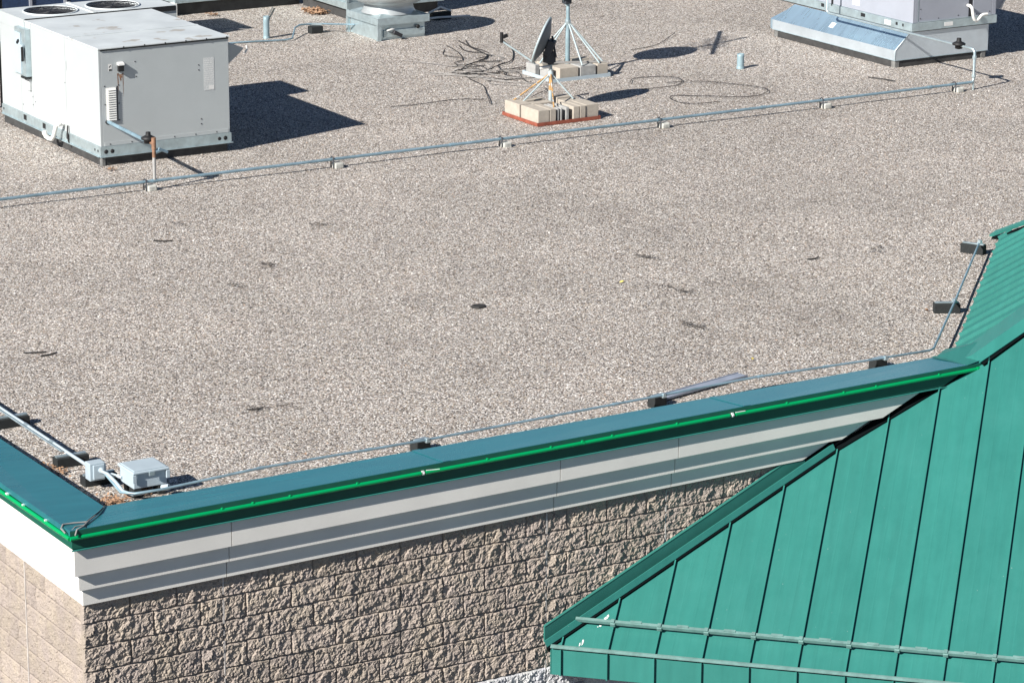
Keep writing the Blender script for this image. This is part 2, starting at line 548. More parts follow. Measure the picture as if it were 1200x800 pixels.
for course in range(1, 13):
    zc = -(course - 1) * H + H / 2
    white = course >= 8
    for u, ln in lay(course, True, 34 if course < 8 else 30):
        if course > 8 and u > 24:
            continue
        me = random.choice(full if ln == 2 else half)
        if white:
            me = random.choice(fullw) if ln == 2 else None
            if me is None:
                me = fullw[0].copy() if False else random.choice(fullw)
        o = link('block', me, None, wall_f)
        cx_ = (u + ln / 2) * H
        o.location = Vector((cx_, YW - 0.004 - (0.012 if white else 0), zc))
        if random.random() < 0.5:
            o.rotation_euler = (0, math.pi, 0)
        if white and ln == 1:
            o.scale = (0.5, 1, 1)
        o.matrix_parent_inverse = Matrix.Translation((0, 0, 5.5)) @ Matrix()
    if course <= 9:
        for v_, ln in lay(course, False, 22):
            me = random.choice(full if ln == 2 else half)
            if white:
                me = random.choice(fullw)
            o = link('block', me, None, wall_l)
            o.location = Vector((XW - 0.004, (v_ + ln / 2) * H + (0.036 if v_ == 0 else 0), zc))
            o.rotation_euler = (0, random.choice((0, math.pi)), R(-90))
            o.matrix_parent_inverse = Matrix.Translation((0, 0, 5.5))
            o.scale = (0.5 if white and ln == 1 else 0.988, 0.55, 0.976)
# the walls sit under the building's Empty with an inverse, so their children need none of it
for wl in (wall_f, wall_l):
    for ch in [o for o in COL.objects if o.parent is wl]:
        ch.matrix_parent_inverse = Matrix()
for k, c_ in enumerate(CJ):
    b = MB()
    rs = random.Random(5 + k)
    z = 0.18
    while z > -1.25:
        ln = rs.uniform(0.05, 0.22)
        wv = rs.uniform(0.004, 0.009)
        b.box((c_ * H - wv, YW - 0.016, z - ln), (c_ * H + wv, YW + 0.01, z))
        z -= ln + rs.uniform(0, 0.05)
    b.build('control_joint', 'caulk', wall_f)
b = MB(); b.box((XW - 0.016, 6 * H - 0.006, -1.4), (XW + 0.01, 6 * H + 0.006, 0.18)); b.build('control_joint', 'caulk', wall_l)

# cornice and parapet: heights rise slightly away from the corner, as in the photograph
def zf(z0, k):
    return lambda x: z0 + k * x
b1 = zf(0.464, 0.0075); b2 = zf(0.321, 0.0068); b3 = zf(0.175, 0.0072); fb = zf(0.700, 0.0030)
fl_b1 = zf(0.464, 0.002); fl_b2 = zf(0.321, 0.002); fl_b3 = zf(0.175, 0.004); fl_fb = zf(0.700, -0.014)
D1, D2, D3 = 0.110, 0.058, 0.007     # how far each band stands out
bands = [(D1, b1, fb, fl_b1, fl_fb), (D2, b2, b1, fl_b2, fl_b1), (D3, b3, b2, fl_b3, fl_b2)]
cor = MB()
cor.box((0.08, 0.08, 0.30), (BX, 0.16, 0.70)); cor.box((0.08, 0.08, 0.30), (0.16, 22, 0.68))
cor = cor.build('parapet_core', 'stucco', bld)
joints = [1.235, 4.31, 5.51, 9.2]
for (d, zb, zt, lzb, lzt) in bands:
    segs = [-d] + joints
    for i in range(4):
        x0, x1 = segs[i] + (0.004 if i else 0), segs[i + 1] - 0.004
        y0, y1 = -d, 0.075
        lo = [(x0, y0, zb(x0)), (x1, y0, zb(x1)), (x1, y1, zb(x1)), (x0 + (d + 0.075 if i == 0 else 0), y1, zb(x0))]
        hi = [(x0, y0, zt(x0)), (x1, y0, zt(x1)), (x1, y1, zt(x1)), (x0 + (d + 0.075 if i == 0 else 0), y1, zt(x0))]
        q = MB().prism(lo, hi)
        bmesh.ops.bisect_plane(q.bm, geom=q.bm.verts[:] + q.bm.edges[:] + q.bm.faces[:], plane_co=(0, 0, -2.7917 + 0.085), plane_no=(-0.42426, -0.42426, 1), clear_inner=True)
        if not q.bm.faces:
            q.bm.free()
            continue
        bmesh.ops.holes_fill(q.bm, edges=[e for e in q.bm.edges if e.is_boundary])
        q.build('cornice_panel', 'stucco', cor)
    # left return
    ends = [-d, 6.6, 14.2, 22]
    for i in range(3):
        y0, y1 = ends[i] + (0.004 if i else 0), ends[i + 1] - 0.004
        q = d + 0.075 if i == 0 else 0
        lo = [(-d, y0, lzb(max(0, y0))), (0.075, y0 + q, lzb(max(0, y0))), (0.075, y1, lzb(y1)), (-d, y1, lzb(y1))]
        hi = [(-d, y0, lzt(max(0, y0))), (0.075, y0 + q, lzt(max(0, y0))), (0.075, y1, lzt(y1)), (-d, y1, lzt(y1))]
        MB().prism(lo, hi).build('cornice_panel', 'stucco', cor)

XE = 8.86   # where the parapet runs into the green roof
# fascia below the tube
def strip(prof0, prof1, xa, xb, name, mat, parent, axis='x', mit=True):
    """sweep a closed profile [(d, z)] from xa to xb; d is the distance outwards from the wall"""
    n = len(prof0)
    if axis == 'x':
        A = [(xa if not mit else -p[0], -p[0], p[1]) for p in prof0]
        B = [(xb, -p[0], p[1]) for p in prof1]
    else:
        A = [(-p[0], xa if not mit else -p[0], p[1]) for p in prof0]
        B = [(-p[0], xb, p[1]) for p in prof1]
    return MB().prism(A, B).build(name, mat, parent)
par = bld
def fas(x, k=0.0030):
    zb_ = 0.700 + k * x
    return [(D1 + 0.002, zb_ + 0.002), (0.132, zb_ - 0.004), (0.138, zb_ + 0.004), (0.134, 0.80 + k * x * 1.2), (D1 + 0.002, 0.80 + k * x * 1.2)]
fa = strip(fas(0), fas(XE), 0, XE, 'fascia', 'fascia', par)
fa2 = strip(fas(0, -0.012), fas(22, -0.004), 0, 22, 'fascia', 'fascia', par, 'y')
# pale drip edge under the fascia
def drip(x, k=0.0030):
    zb_ = 0.700 + k * x
    return [(0.120, zb_ - 0.014), (0.151, zb_ - 0.014), (0.151, zb_ - 0.009), (0.120, zb_ - 0.0045)]
strip(drip(0), drip(XE - 0.25), 0, XE - 0.25, 'drip_edge', 'green', fa)
# cap: gentle fall towards the roof, folded down at both edges
def capp(x, k=0.0042, ki=0.0012):
    zo = 0.862 + 0.0035 * x; zi = 0.824 + ki * x
    return [(0.158, zo - 0.045), (0.158, zo), (-0.352, zi), (-0.352, zi - 0.19), (-0.34, zi - 0.19), (-0.34, zi - 0.02), (0.15, zo - 0.012), (0.15, zo - 0.045)]
def capl(x):
    k = -0.010 if x < 3 else -0.005
    zo = 0.862 - 0.006 * x; zi = 0.822 - min(x, 3) * 0.016
    return [(0.158, zo - 0.045), (0.158, zo), (-0.352, zi), (-0.352, zi - 0.19), (-0.34, zi - 0.19), (-0.34, zi - 0.02), (0.15, zo - 0.012), (0.15, zo - 0.045)]
CAPJ = [3.17, 6.18]
prev = None
for i, (xa, xb) in enumerate(((0, CAPJ[0]), (CAPJ[0], CAPJ[1]), (CAPJ[1], XE + 0.05))):
    strip(capp(xa), capp(xb), xa + (0.003 if i else 0), xb, 'parapet_cap', 'cap', par, mit=(i == 0))
for i, (ya, yb) in enumerate(((0, 4.6), (4.6, 10), (10, 22))):
    strip(capl(ya), capl(yb), ya + (0.003 if i else 0), yb, 'parapet_cap', 'cap', par, 'y', mit=(i == 0))
strip([(0.1585, 0.8165), (0.1585, 0.8575), (0.161, 0.8575), (0.161, 0.8165)], [(0.1585, 0.8165 + 0.0035 * XE), (0.1585, 0.8575 + 0.0035 * XE), (0.161, 0.8575 + 0.0035 * XE), (0.161, 0.8165 + 0.0035 * XE)], 0, XE, 'cap_edge_shade', 'fascia', par)  # dark cover strip paints shade onto the cap's outer drop face
for x in CAPJ:
    strip([(0.160, 0.864 + 0.0035 * x), (0.160, 0.867 + 0.0035 * x), (-0.354, 0.829 + 0.0012 * x), (-0.354, 0.826 + 0.0012 * x)],
          [(0.160, 0.864 + 0.0035 * x), (0.160, 0.867 + 0.0035 * x), (-0.354, 0.829 + 0.0012 * x), (-0.354, 0.826 + 0.0012 * x)], x - 0.03, x + 0.04, 'cap_splice', 'cap', par, mit=False)
# bright green border tube with clips
tz = lambda x: 0.799 + 0.0045 * x
tl = lambda y: 0.799 - 0.012 * y
RT = 0.0175
tubes = [(-0.163, 2.93), (2.97, 6.0), (6.06, 8.735)]
for i, (xa, xb) in enumerate(tubes):
    t_ = MB().tube([(xa, -0.163, tz(xa)), (xb, -0.163, tz(xb))], RT, 14).build('border_tube', 'tube', par)
MB().tube([(-0.163, -0.163, tz(-0.163)), (-0.163, 3.4, tl(3.4))], RT, 14).build('border_tube', 'tube', par)
MB().tube([(-0.163, 3.45, tl(3.4)), (-0.163, 12, 0.74)], RT, 14).build('border_tube', 'tube', par)
for x in (1.13, 1.4, 1.73, 2.34, 3.56, 4.18, 4.49, 4.79, 5.45, 6.61, 7.23, 7.59, 8.3):
    MB().obox((x, -0.163, tz(x) + 0.018), (1, 0, 0), (0, 1, 0), (0, 0, 1), 0.009, 0.012, 0.008, 0.002).build('tube_clip', 'tube', par)
for x in (2.95, 6.03, 4.5):
    MB().tube([(x - 0.008, -0.1635, tz(x)), (x + 0.008, -0.1635, tz(x))], RT + 0.001, 12).obox((x - 0.005, -0.17, tz(x) + 0.016), (1, 0, 0), (0, 1, 0), (0, 0, 1), 0.010, 0.007, 0.006).build('tube_joint', 'white' if x < 6.5 and x != 4.5 else 'tube', par)
MB().tube([(2.98, -0.168, tz(3) + 0.02), (3.04, -0.172, tz(3) + 0.016), (3.10, -0.176, tz(3) + 0.013)], 0.004, 6).build('tube_joint', 'white', par)
MB().tube([(6.06, -0.168, tz(6) + 0.02), (6.16, -0.172, tz(6) + 0.02)], 0.004, 6).build('tube_joint', 'white', par)
MB().tube([(8.735, -0.163, tz(8.735)), (8.765, -0.163, tz(8.765))], RT + 0.004, 14).build('tube_joint', 'tube', par)
for y in (0.3, 0.75, 1.08):
    MB().obox((-0.166, y, tl(y) + 0.02), (0, 1, 0), (1, 0, 0), (0, 0, 1), 0.016 if y > 1 else 0.008, 0.01, 0.006).build('tube_clip', 'white', par)
# rear boundary of the building mass
MB().box((0.3, 0.3, -5.4), (XFAR, YFAR, 0.55)).build('wall', 'mortar', bld)

# ------------------------------------------------------------------ green standing seam tower roof
S2 = math.sqrt(0.5)
EV = Vector((S2, -S2, 0)); BV = Vector((S2, S2, 0)); ZV = Vector((0, 0, 1))
T1, ZC1 = 0.6, -2.7917
T2 = 0.65
def P1(e, bb, h=0.0):
    n = Vector((-T1 * S2, -T1 * S2, 1)).normalized()
    p = EV * e + BV * bb
    p.z = ZC1 + T1 * bb
    return p + n * h
def P2(e, bb, h=0.0):
    n = Vector((-T2 * S2, T2 * S2, 1)).normalized()
    p = EV * e + BV * bb
    p.z = ZR + T2 * (e - 5.922)
    return p + n * h
tow = thing('tower_roof', 'teal green standing seam metal hip roof butting against the block wall', 'roof', (9.5, -2.0, -5.5))
B0 = 2.967           # eave
def yhip(x):
    return -0.055 if x < 9.0 else max(-0.055, 0.04 * x - 0.45)
def btop(e):
    # B where the slope meets the wall line or hip at this E
    bb = e - 0.078
    x = (e + bb) * S2
    if x > 9.875:
        # y = .04x-.45
        # x=(e+b)/s, y=(b-e)/s
        bb = (e * (1 + 0.04) / 1.0 - 0.45 / S2 * 1.0) / (1 - 0.04)
    return bb
def tcut(e):
    return 0.0 if e < 6.2 else 0.128
SE = [3.1446 + 0.4064 * k for k in range(20)]
edges = [3.05] + SE
E_END = SE[-1]
nP = Vector((-T1 * S2, -T1 * S2, 1)).normalized()
TR = 0.10        # width of the trim along the wall
for i in range(len(edges) - 1):
    e0, e1 = edges[i] + 0.001, edges[i + 1] - 0.001
    t0, t1 = btop(e0) - tcut(e0), btop(e1) - tcut(e1)
    t0 = max(t0, B0 + 0.002)
    # a panel: the sheet with two faint stiffening ribs
    us = [0, 0.31, 0.335, 0.36, 0.64, 0.665, 0.69, 1]
    hs = [0, 0, 0.0006, 0, 0, 0.0006, 0, 0]
    pts, fcs = [], []
    for u, h_ in zip(us, hs):
        e = e0 + (e1 - e0) * u
        tt = t0 + (t1 - t0) * u
        pts.append(P1(e, B0, h_)); pts.append(P1(e, tt, h_))
    m_ = len(us)
    for k in range(m_ - 1):
        fcs.append((2 * k, 2 * k + 2, 2 * k + 3, 2 * k + 1))
    bb_ = MB(); bb_.poly(pts, fcs)
    bot = [P1(e0, B0, -0.02), P1(e1, B0, -0.02), P1(e1, t1, -0.02), P1(e0, t0, -0.02)]
    bb_.poly(bot, [(3, 2, 1, 0)])
    pn = bb_.build('roof_panel', 'green', tow)
    # fascia panel below
    fz = 0.236
    f0, f1 = edges[i], edges[i + 1]
    p0 = EV * (f0 + 0.002) + BV * B0; p1 = EV * (f1 - 0.002) + BV * B0
    zt = ZC1 + T1 * B0
    q = MB()
    A = [Vector((p0.x, p0.y, zt - fz)), Vector((p1.x, p1.y, zt - fz)), Vector((p1.x, p1.y, zt - 0.003)), Vector((p0.x, p0.y, zt - 0.003))]
    q.prism(A, [v + BV * 0.02 for v in A])
    q.build('fascia_panel', 'green', tow)
for e in SE:
    tt = btop(e) - tcut(e)
    q = MB()
    w_ = 0.0055
    hh = 0.029
    if tt > B0 + 0.02:
        A = [P1(e - w_, B0 - 0.004, 0.0), P1(e + w_, B0 - 0.004, 0.0), P1(e + w_, B0 - 0.004, hh), P1(e - w_, B0 - 0.004, hh)]
        Bq = [P1(e - w_, tt, 0.0), P1(e + w_, tt, 0.0), P1(e + w_, tt, hh), P1(e - w_, tt, hh)]
        q.prism(A, Bq)
        q.build('standing_seam', 'green', tow)
    q = MB()
    zt = ZC1 + T1 * B0
    c0 = EV * e + BV * B0
    A = [c0 - EV * w_ + ZV * (zt - 0.236), c0 + EV * w_ + ZV * (zt - 0.236), c0 + EV * w_ - BV * hh + ZV * (zt - 0.236), c0 - EV * w_ - BV * hh + ZV * (zt - 0.236)]
    q.prism(A, [v + ZV * 0.24 for v in A])
    q.build('standing_seam', 'green', tow)
# eave angle where roof turns down
q = MB()
c0 = P1(3.058, B0); c1 = P1(E_END, B0)
zE = ZC1 + T1 * B0
A = [EV * 3.058 + BV * (B0 + a) + ZV * (zE + z_) for a, z_ in ((-0.036, 0.018), (-0.036, 0.024), (-0.018, 0.036), (-0.004, 0.041), (-0.004, 0.032), (-0.02, 0.018))]
q.prism(A, [v + EV * (E_END - 3.058) for v in A])
q.build('eave_trim', 'rail', tow)
# end cap of the fascia towards the wall
q = MB()
A = [EV * 3.052 + BV * (B0 - 0.005) + ZV * (ZC1 + T1 * B0 - 0.236), EV * 3.052 + BV * (B0 + 0.10) + ZV * (ZC1 + T1 * B0 - 0.236),
     EV * 3.052 + BV * (B0 + 0.10) + ZV * (ZC1 + T1 * B0 + 0.03), EV * 3.052 + BV * (B0 - 0.005) + ZV * (ZC1 + T1 * B0 - 0.0)]
q.prism(A, [v + EV * 0.006 for v in A])
q.build('fascia_end', 'green', tow)
# snow guard rail on clamps
SB = 3.215
e_s = 3.225
q = MB()
A = [P1(e_s, SB - 0.012, 0.048), P1(e_s, SB + 0.012, 0.048), P1(e_s, SB + 0.012, 0.082), P1(e_s, SB - 0.012, 0.082)]
Bq = [P1(E_END, SB - 0.012, 0.048), P1(E_END, SB + 0.012, 0.048), P1(E_END, SB + 0.012, 0.082), P1(E_END, SB - 0.012, 0.082)]
q.prism(A, Bq)
rail = q.build('snow_guard', 'rail', tow)
for i, e in enumerate(SE):
    if i == 0:
        continue
    q = MB()
    c_ = P1(e, SB, 0.052)
    q.obox(c_, EV, BV + ZV * T1, nP, 0.022, 0.024, 0.020, 0.003)
    q.obox(P1(e, SB, 0.088), EV, BV + ZV * T1, nP, 0.016, 0.017, 0.006, 0.002)
    q.build('clamp', 'rail', rail)
    if i < len(SE) - 1:
        MB().obox(P1(e + 0.2, SB + 0.008, 0.086), EV, BV + ZV * T1, nP, 0.05, 0.012, 0.003).build('clamp', 'rail', rail)

# wall flashing and the trim beside it
XDIR = Vector((1, 0, T1 * S2)).normalized()
def along(x, y, h=0.0):
    p = Vector((x, y, ZC1 + T1 * (x + y) * S2))
    return p + nP * h
X0_, X1_ = 4.235, 8.80
def rake(y0, y1, h0, h1, name, mat, x0=X0_, x1=X1_, vert=False):
    q = MB()
    if vert:
        A = [along(x0, y0) + ZV * h0, along(x0, y1) + ZV * h0, along(x0, y1) + ZV * h1, along(x0, y0) + ZV * h1]
        Bq = [along(x1, y0) + ZV * h0, along(x1, y1) + ZV * h0, along(x1, y1) + ZV * h1, along(x1, y0) + ZV * h1]
    else:
        A = [along(x0, y0, h0), along(x0, y1, h0), along(x0, y1, h1), along(x0, y0, h1)]
        Bq = [along(x1, y0, h0), along(x1, y1, h0), along(x1, y1, h1), along(x1, y0, h1)]
    q.prism(A, Bq)
    return q.build(name, mat, tow)
rake(-0.001, 0.020, 0.02, 0.165, 'wall_flashing', 'green_dark', vert=True, x1=6.95)
rake(-0.004, 0.012, 0.1655, 0.171, 'wall_flashing', 'green_dark', vert=True, x1=6.95)
rake(0.001, 0.020, 0.02, 0.150, 'closure_shade_strip', 'closure_shade', vert=True, x0=6.953, x1=8.15)  # black strip stands in for the shade on the flashing under the cornice
q = MB()
pr_ = [(-0.050, 0.022), (-0.050, 0.030), (-0.018, 0.072), (-0.0125, 0.072), (-0.0125, 0.022)]
q.prism([along(X0_, y_, h_) for y_, h_ in pr_], [along(7.25, y_, h_) for y_, h_ in pr_])
q.build('rake_trim', 'green', tow)
rake(-0.066, -0.030, -0.03, 0.021, 'closure_shade_strip', 'closure_shade', x1=7.25)
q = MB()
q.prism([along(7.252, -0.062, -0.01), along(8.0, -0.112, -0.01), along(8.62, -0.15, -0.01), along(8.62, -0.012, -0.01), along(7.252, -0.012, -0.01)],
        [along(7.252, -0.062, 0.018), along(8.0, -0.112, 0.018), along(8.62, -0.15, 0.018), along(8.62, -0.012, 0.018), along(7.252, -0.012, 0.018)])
q.build('closure_shade_strip', 'closure_shade', tow)  # black wedge paints the cornice's widening shade onto the slope
# hip cap beyond the parapet: one leg on each slope
def hipP1(x, dy, h):
    y = yhip(x) - dy
    return along(x, y, h)
def hipP2(x, dy, h):
    y = yhip(x) + dy
    e = (x - y) * S2; bb = (x + y) * S2
    return P2(e, bb, h)
XH = 16.0
q = MB()
sx = [8.78, 9.3, 9.875, 11, 12.58]
rows = []
for x in sx:
    lo = max(0.12, min(0.5, 0.62))
    r_ = [hipP1(x, 0.105, 0.030), hipP1(x, 0.105, 0.045), (hipP1(x, 0, 0.045) + hipP2(x, 0, 0.045)) / 2 + ZV * 0.012, hipP2(x, 0.48, 0.048), hipP2(x, 0.48, 0.03)]
    rows.append(r_)
for a, b_ in zip(rows, rows[1:]):
    q.poly(a + b_, [(k, k + 1, 5 + k + 1, 5 + k) for k in range(4)])
q.poly(rows[0], [(0, 1, 2, 3, 4)])
q.build('hip_cap', 'green', tow)
q = MB()
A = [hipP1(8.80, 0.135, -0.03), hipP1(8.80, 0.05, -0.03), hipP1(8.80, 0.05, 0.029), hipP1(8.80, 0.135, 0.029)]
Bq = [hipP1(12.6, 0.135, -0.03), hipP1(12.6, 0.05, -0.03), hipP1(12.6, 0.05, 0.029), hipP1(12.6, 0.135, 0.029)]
q.prism(A, Bq); q.build('closure_shade_strip', 'closure_shade', tow)
# saddle flashing where the parapet dies into the roof
q = MB()
q.poly([(8.62, -0.165, 0.892), (8.95, -0.16, 0.94), (9.12, 0.30, 0.93), (8.98, 0.60, 0.80), (8.70, 0.36, 0.842), (8.62, 0.36, 0.842)],
       [(0, 1, 2), (0, 2, 4), (2, 3, 4), (0, 4, 5)])
q.build('saddle_flashing', 'green', tow)
# rear slope: ribbed sheet dropping to the gravel
Bs0, Bs1 = 6.30, 11.87
def etop(bb):
    return 0.612 + 0.923 * bb
def elim(bb):
    # stays west of x = 12.58
    return min(etop(bb), 12.58 / S2 - bb)
k = 0
def panel_edges(v0, v1, step):
    out = [v0]
    while out[-1] + step < v1:
        out.append(out[-1] + step)
    return out + [v1]
be = panel_edges(Bs0 - 0.02, Bs1, 0.333)
def e_top(bq):
    return max(6.0, elim(bq) - 0.05)
for w0, w1 in zip(be, be[1:]):
    a_, c_ = w0 + 0.001, w1 - 0.001
    # split at the point where the two limits cross so that edges follow both hips
    bs = [a_, c_]
    bx = (12.58 / S2 - 0.612) / 1.923
    if a_ < bx < c_:
        bs = [a_, bx, c_]
    q = MB()
    for u0, u1 in zip(bs, bs[1:]):
        q.prism([P2(5.985, u0, -0.075), P2(5.985, u1, -0.075), P2(e_top(u1), u1, -0.02), P2(e_top(u0), u0, -0.02)],
                [P2(5.985, u0, 0), P2(5.985, u1, 0), P2(e_top(u1), u1, 0), P2(e_top(u0), u0, 0)])
    q.build('roof_panel', 'green', tow)
for bq in be[1:-1]:
    q = MB()
    q.prism([P2(5.99, bq - 0.0065, 0), P2(5.99, bq + 0.0065, 0), P2(e_top(bq), bq + 0.0065, 0), P2(e_top(bq), bq - 0.0065, 0)],
            [P2(5.99, bq - 0.0065, 0.032), P2(5.99, bq + 0.0065, 0.032), P2(e_top(bq), bq + 0.0065, 0.032), P2(e_top(bq), bq - 0.0065, 0.032)])
    q.build('standing_seam', 'green', tow)
# far hip cap
q = MB()
a0 = Vector((12.50, 4.36, 0)); 
def onP2(x, y, h=0):
    return P2((x - y) * S2, (x + y) * S2, h)
A = [onP2(12.56, 4.24, 0.02), onP2(12.65, 4.24, 0.02), onP2(12.65, 4.24, 0.05), onP2(12.56, 4.24, 0.05)]
Bq = [onP2(12.56, 0.2, 0.02), onP2(12.65, 0.2, 0.02), onP2(12.65, 0.2, 0.05), onP2(12.56, 0.2, 0.05)]
q.prism(A, Bq); q.build('hip_cap', 'green', tow)
MB().prism([onP2(12.50, 4.30, 0.0), onP2(12.54, 4.30, 0.0), onP2(12.54, 4.30, 0.019), onP2(12.50, 4.30, 0.019)], [onP2(12.50, 0.2, 0.0), onP2(12.54, 0.2, 0.0), onP2(12.54, 0.2, 0.019), onP2(12.50, 0.2, 0.019)]).build('closure_shade_strip', 'closure_shade', tow)  # black strip stands in for the shade beneath the far hip cap
# third slope behind the far hip and the tower body
q = MB()
top = onP2(12.6, -0.05)
q.poly([onP2(12.6, 4.3), onP2(12.6, 0.0), (16.9, 0.0, top.z), (16.9, 4.3, ZR)], [(0, 1, 2, 3)])
q.build('roof_slope', 'green', tow)
zt = ZC1 + T1 * B0
q = MB()
c1 = EV * 3.25 + BV * (B0 + 0.35); c2 = EV * (E_END - 0.3) + BV * (B0 + 0.35)
q.prism([(c1.x, c1.y, -5.5), (c2.x, c2.y, -5.5), (c2.x + 4, c2.y + 4, -5.5), (c1.x + 0.3, c1.y + 0.3, -5.5)],
        [(c1.x, c1.y, zt - 0.24), (c2.x, c2.y, zt - 0.24), (c2.x + 4, c2.y + 4, zt - 0.24), (c1.x + 0.3, c1.y + 0.3, zt - 0.24)])
q.build('wall', 'white_block', tow)
q = MB()
A = [EV * 3.06 + BV * (B0 + 0.012), EV * E_END + BV * (B0 + 0.012), EV * E_END + BV * (B0 + 0.6), EV * 3.3 + BV * (B0 + 0.3)]
A = [v + ZV * (zt - 0.232) for v in A]
q.prism(A, [v + ZV * 0.012 for v in A]); q.build('soffit', 'soffit', tow)
# bird marks on the green sheet
def splat(pts_e, parent, seed):
    rs = random.Random(seed)
    q = MB()
    for (x, y, r_, st) in pts_e:
        e = (x - y) * S2; bb = (x + y) * S2
        n_ = 10
        ring = []
        for a in range(n_):
            an = 2 * math.pi * a / n_
            rr = r_ * rs.uniform(0.6, 1.15)
            ring.append(P1(e + rr * math.cos(an), bb + rr * st * math.sin(an), 0.0035))
        q.poly(ring, [tuple(range(n_))])
    return q.build('bird_dropping', 'guano', parent, recalc=False)
splat([(4.76, -0.135, 0.014, 2.6), (4.80, -0.12, 0.010, 2.0)], tow, 1)
splat([(4.70, -0.155, 0.010, 1.0), (4.68, -0.15, 0.006, 1.0)], tow, 2)
splat([(4.50, -0.19, 0.010, 3.2), (4.47, -0.19, 0.006, 3.0)], tow, 3)
splat([(5.05, -0.55, 0.008, 1.4)], tow, 4)

# ================================================================== things on the roof
def rod(pts, r, name, mat, parent=None, n=10):
    return MB().tube(pts, r, n).build(name, mat, parent)

# ---- big pale rooftop unit on the left
def screws(parent, pts, ax, mat='fan_dark', r=0.008):
    q = MB()
    ax = Vector(ax)
    for p in pts:
        q.lathe(Vector(p), [(0.0005, 0.005), (r, 0.004), (r, 0.0)], 8, ax)
    return q.build('screw', mat, parent, kind='stuff', recalc=True)

UA = thing('rooftop_unit', 'large pale grey packaged rooftop unit with two round fans on top, left foreground', 'air conditioner', (6.66, 13.8, ZR))
x0, x1, y0, y1, zb, zt = 5.63, 7.33, 12.27, 15.30, 0.78, 2.075
MB().box((x0 + 0.012, y0 + 0.012, ZR - 0.04), (x1 - 0.03, y1 + 0.0, zb - 0.011), 0.006).build('curb', 'curb', UA)
MB().obox((x0 + 0.034, y0 + 0.034, ZR + 0.035), (1, 0, 0), (0, 1, 0), (0, 0, 1), 0.03, 0.03, 0.07, 0.012).build('curb', 'curb_grey', UA)
br = MB()
zr_ = zb + 0.115
br.box((x0 - 0.012, y0 - 0.012, zb - 0.002), (x1 + 0.012, y0 + 0.02, zr_))
br.box((x0 - 0.012, y0 + 0.0215, zb - 0.002), (x0 + 0.02, y1, zr_))
br.box((x1 - 0.02, y0 + 0.0215, zb - 0.002), (x1 + 0.012, y1, zr_))
rail_a = br.build('base_rail', 'galv', UA)
MB().box((x0 - 0.016, y0 - 0.03, zb - 0.010), (x1 + 0.03, y0 + 0.01, zb - 0.003)).box((x0 - 0.03, y0 + 0.011, zb - 0.010), (x0 + 0.01, y1, zb - 0.003)).build('base_lip', 'galv', rail_a)
holes = MB()
for yy in (13.22, 13.95, 14.55):
    holes.box((x0 - 0.014, yy - 0.045, zb + 0.035), (x0 - 0.0125, yy + 0.045, zb + 0.10))
for yy in (15.24, 12.42, 12.33):
    holes.lathe((x0 - 0.0125, yy, zb + 0.06), [(0.0003, 0.002), (0.016, 0.002), (0.016, 0)], 10, (-1, 0, 0))
for xx, rr in ((x0 + 0.06, 0.026), (x0 + 0.14, 0.026), (x1 - 0.07, 0.026), (x1 - 0.02 - 0.13, 0.022)):
    holes.lathe((xx, y0 - 0.0125, zb + 0.055), [(0.0003, 0.002), (rr, 0.002), (rr, 0)], 12, (0, -1, 0))
holes.build('lifting_hole', 'black', rail_a)
ysplit, yc = 14.47, 13.12
# body core and outer panels
MB().box((x0 + 0.02, y0 + 0.02, zr_), (x1 - 0.02, y1, zt - 0.02)).build('inner_frame', 'fan_dark', UA)
for ya, yb in ((y0, 13.26), (13.266, 14.29), (14.296, 14.66), (14.665, y1)):
    MB().box((x0, ya, zr_ + 0.001), (x0 + 0.03, yb, zt - 0.012), 0.003).build('side_panel', 'unit', UA)
fp = MB().box((x0 + 0.031, y0, zr_ + 0.001), (x1, y0 + 0.03, zt - 0.018), 0.004).build('front_panel', 'unit', UA)
MB().box((x0 + 0.05, y0 - 0.004, zr_ + 0.004), (x1 - 0.02, y0 + 0.001, zr_ + 0.05), 0.001).build('panel_edge', 'unit', fp)
MB().box((x1 - 0.001, y0 + 0.031, zr_ + 0.001), (x1 - 0.031, y1, zt - 0.012), 0.003).build('side_panel', 'unit', UA)
# tops with overlaps
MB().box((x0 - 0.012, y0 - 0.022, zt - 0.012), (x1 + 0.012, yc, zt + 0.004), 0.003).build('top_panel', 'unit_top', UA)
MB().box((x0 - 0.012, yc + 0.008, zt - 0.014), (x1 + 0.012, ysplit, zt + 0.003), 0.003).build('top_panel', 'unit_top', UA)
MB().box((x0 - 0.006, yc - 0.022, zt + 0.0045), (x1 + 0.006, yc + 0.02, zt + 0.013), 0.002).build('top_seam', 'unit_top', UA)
MB().box((x0 + 0.03, y0 - 0.014, zt - 0.03), (x1 - 0.002, y0 - 0.001, zt - 0.0125)).build('shadow_gap', 'black', UA)
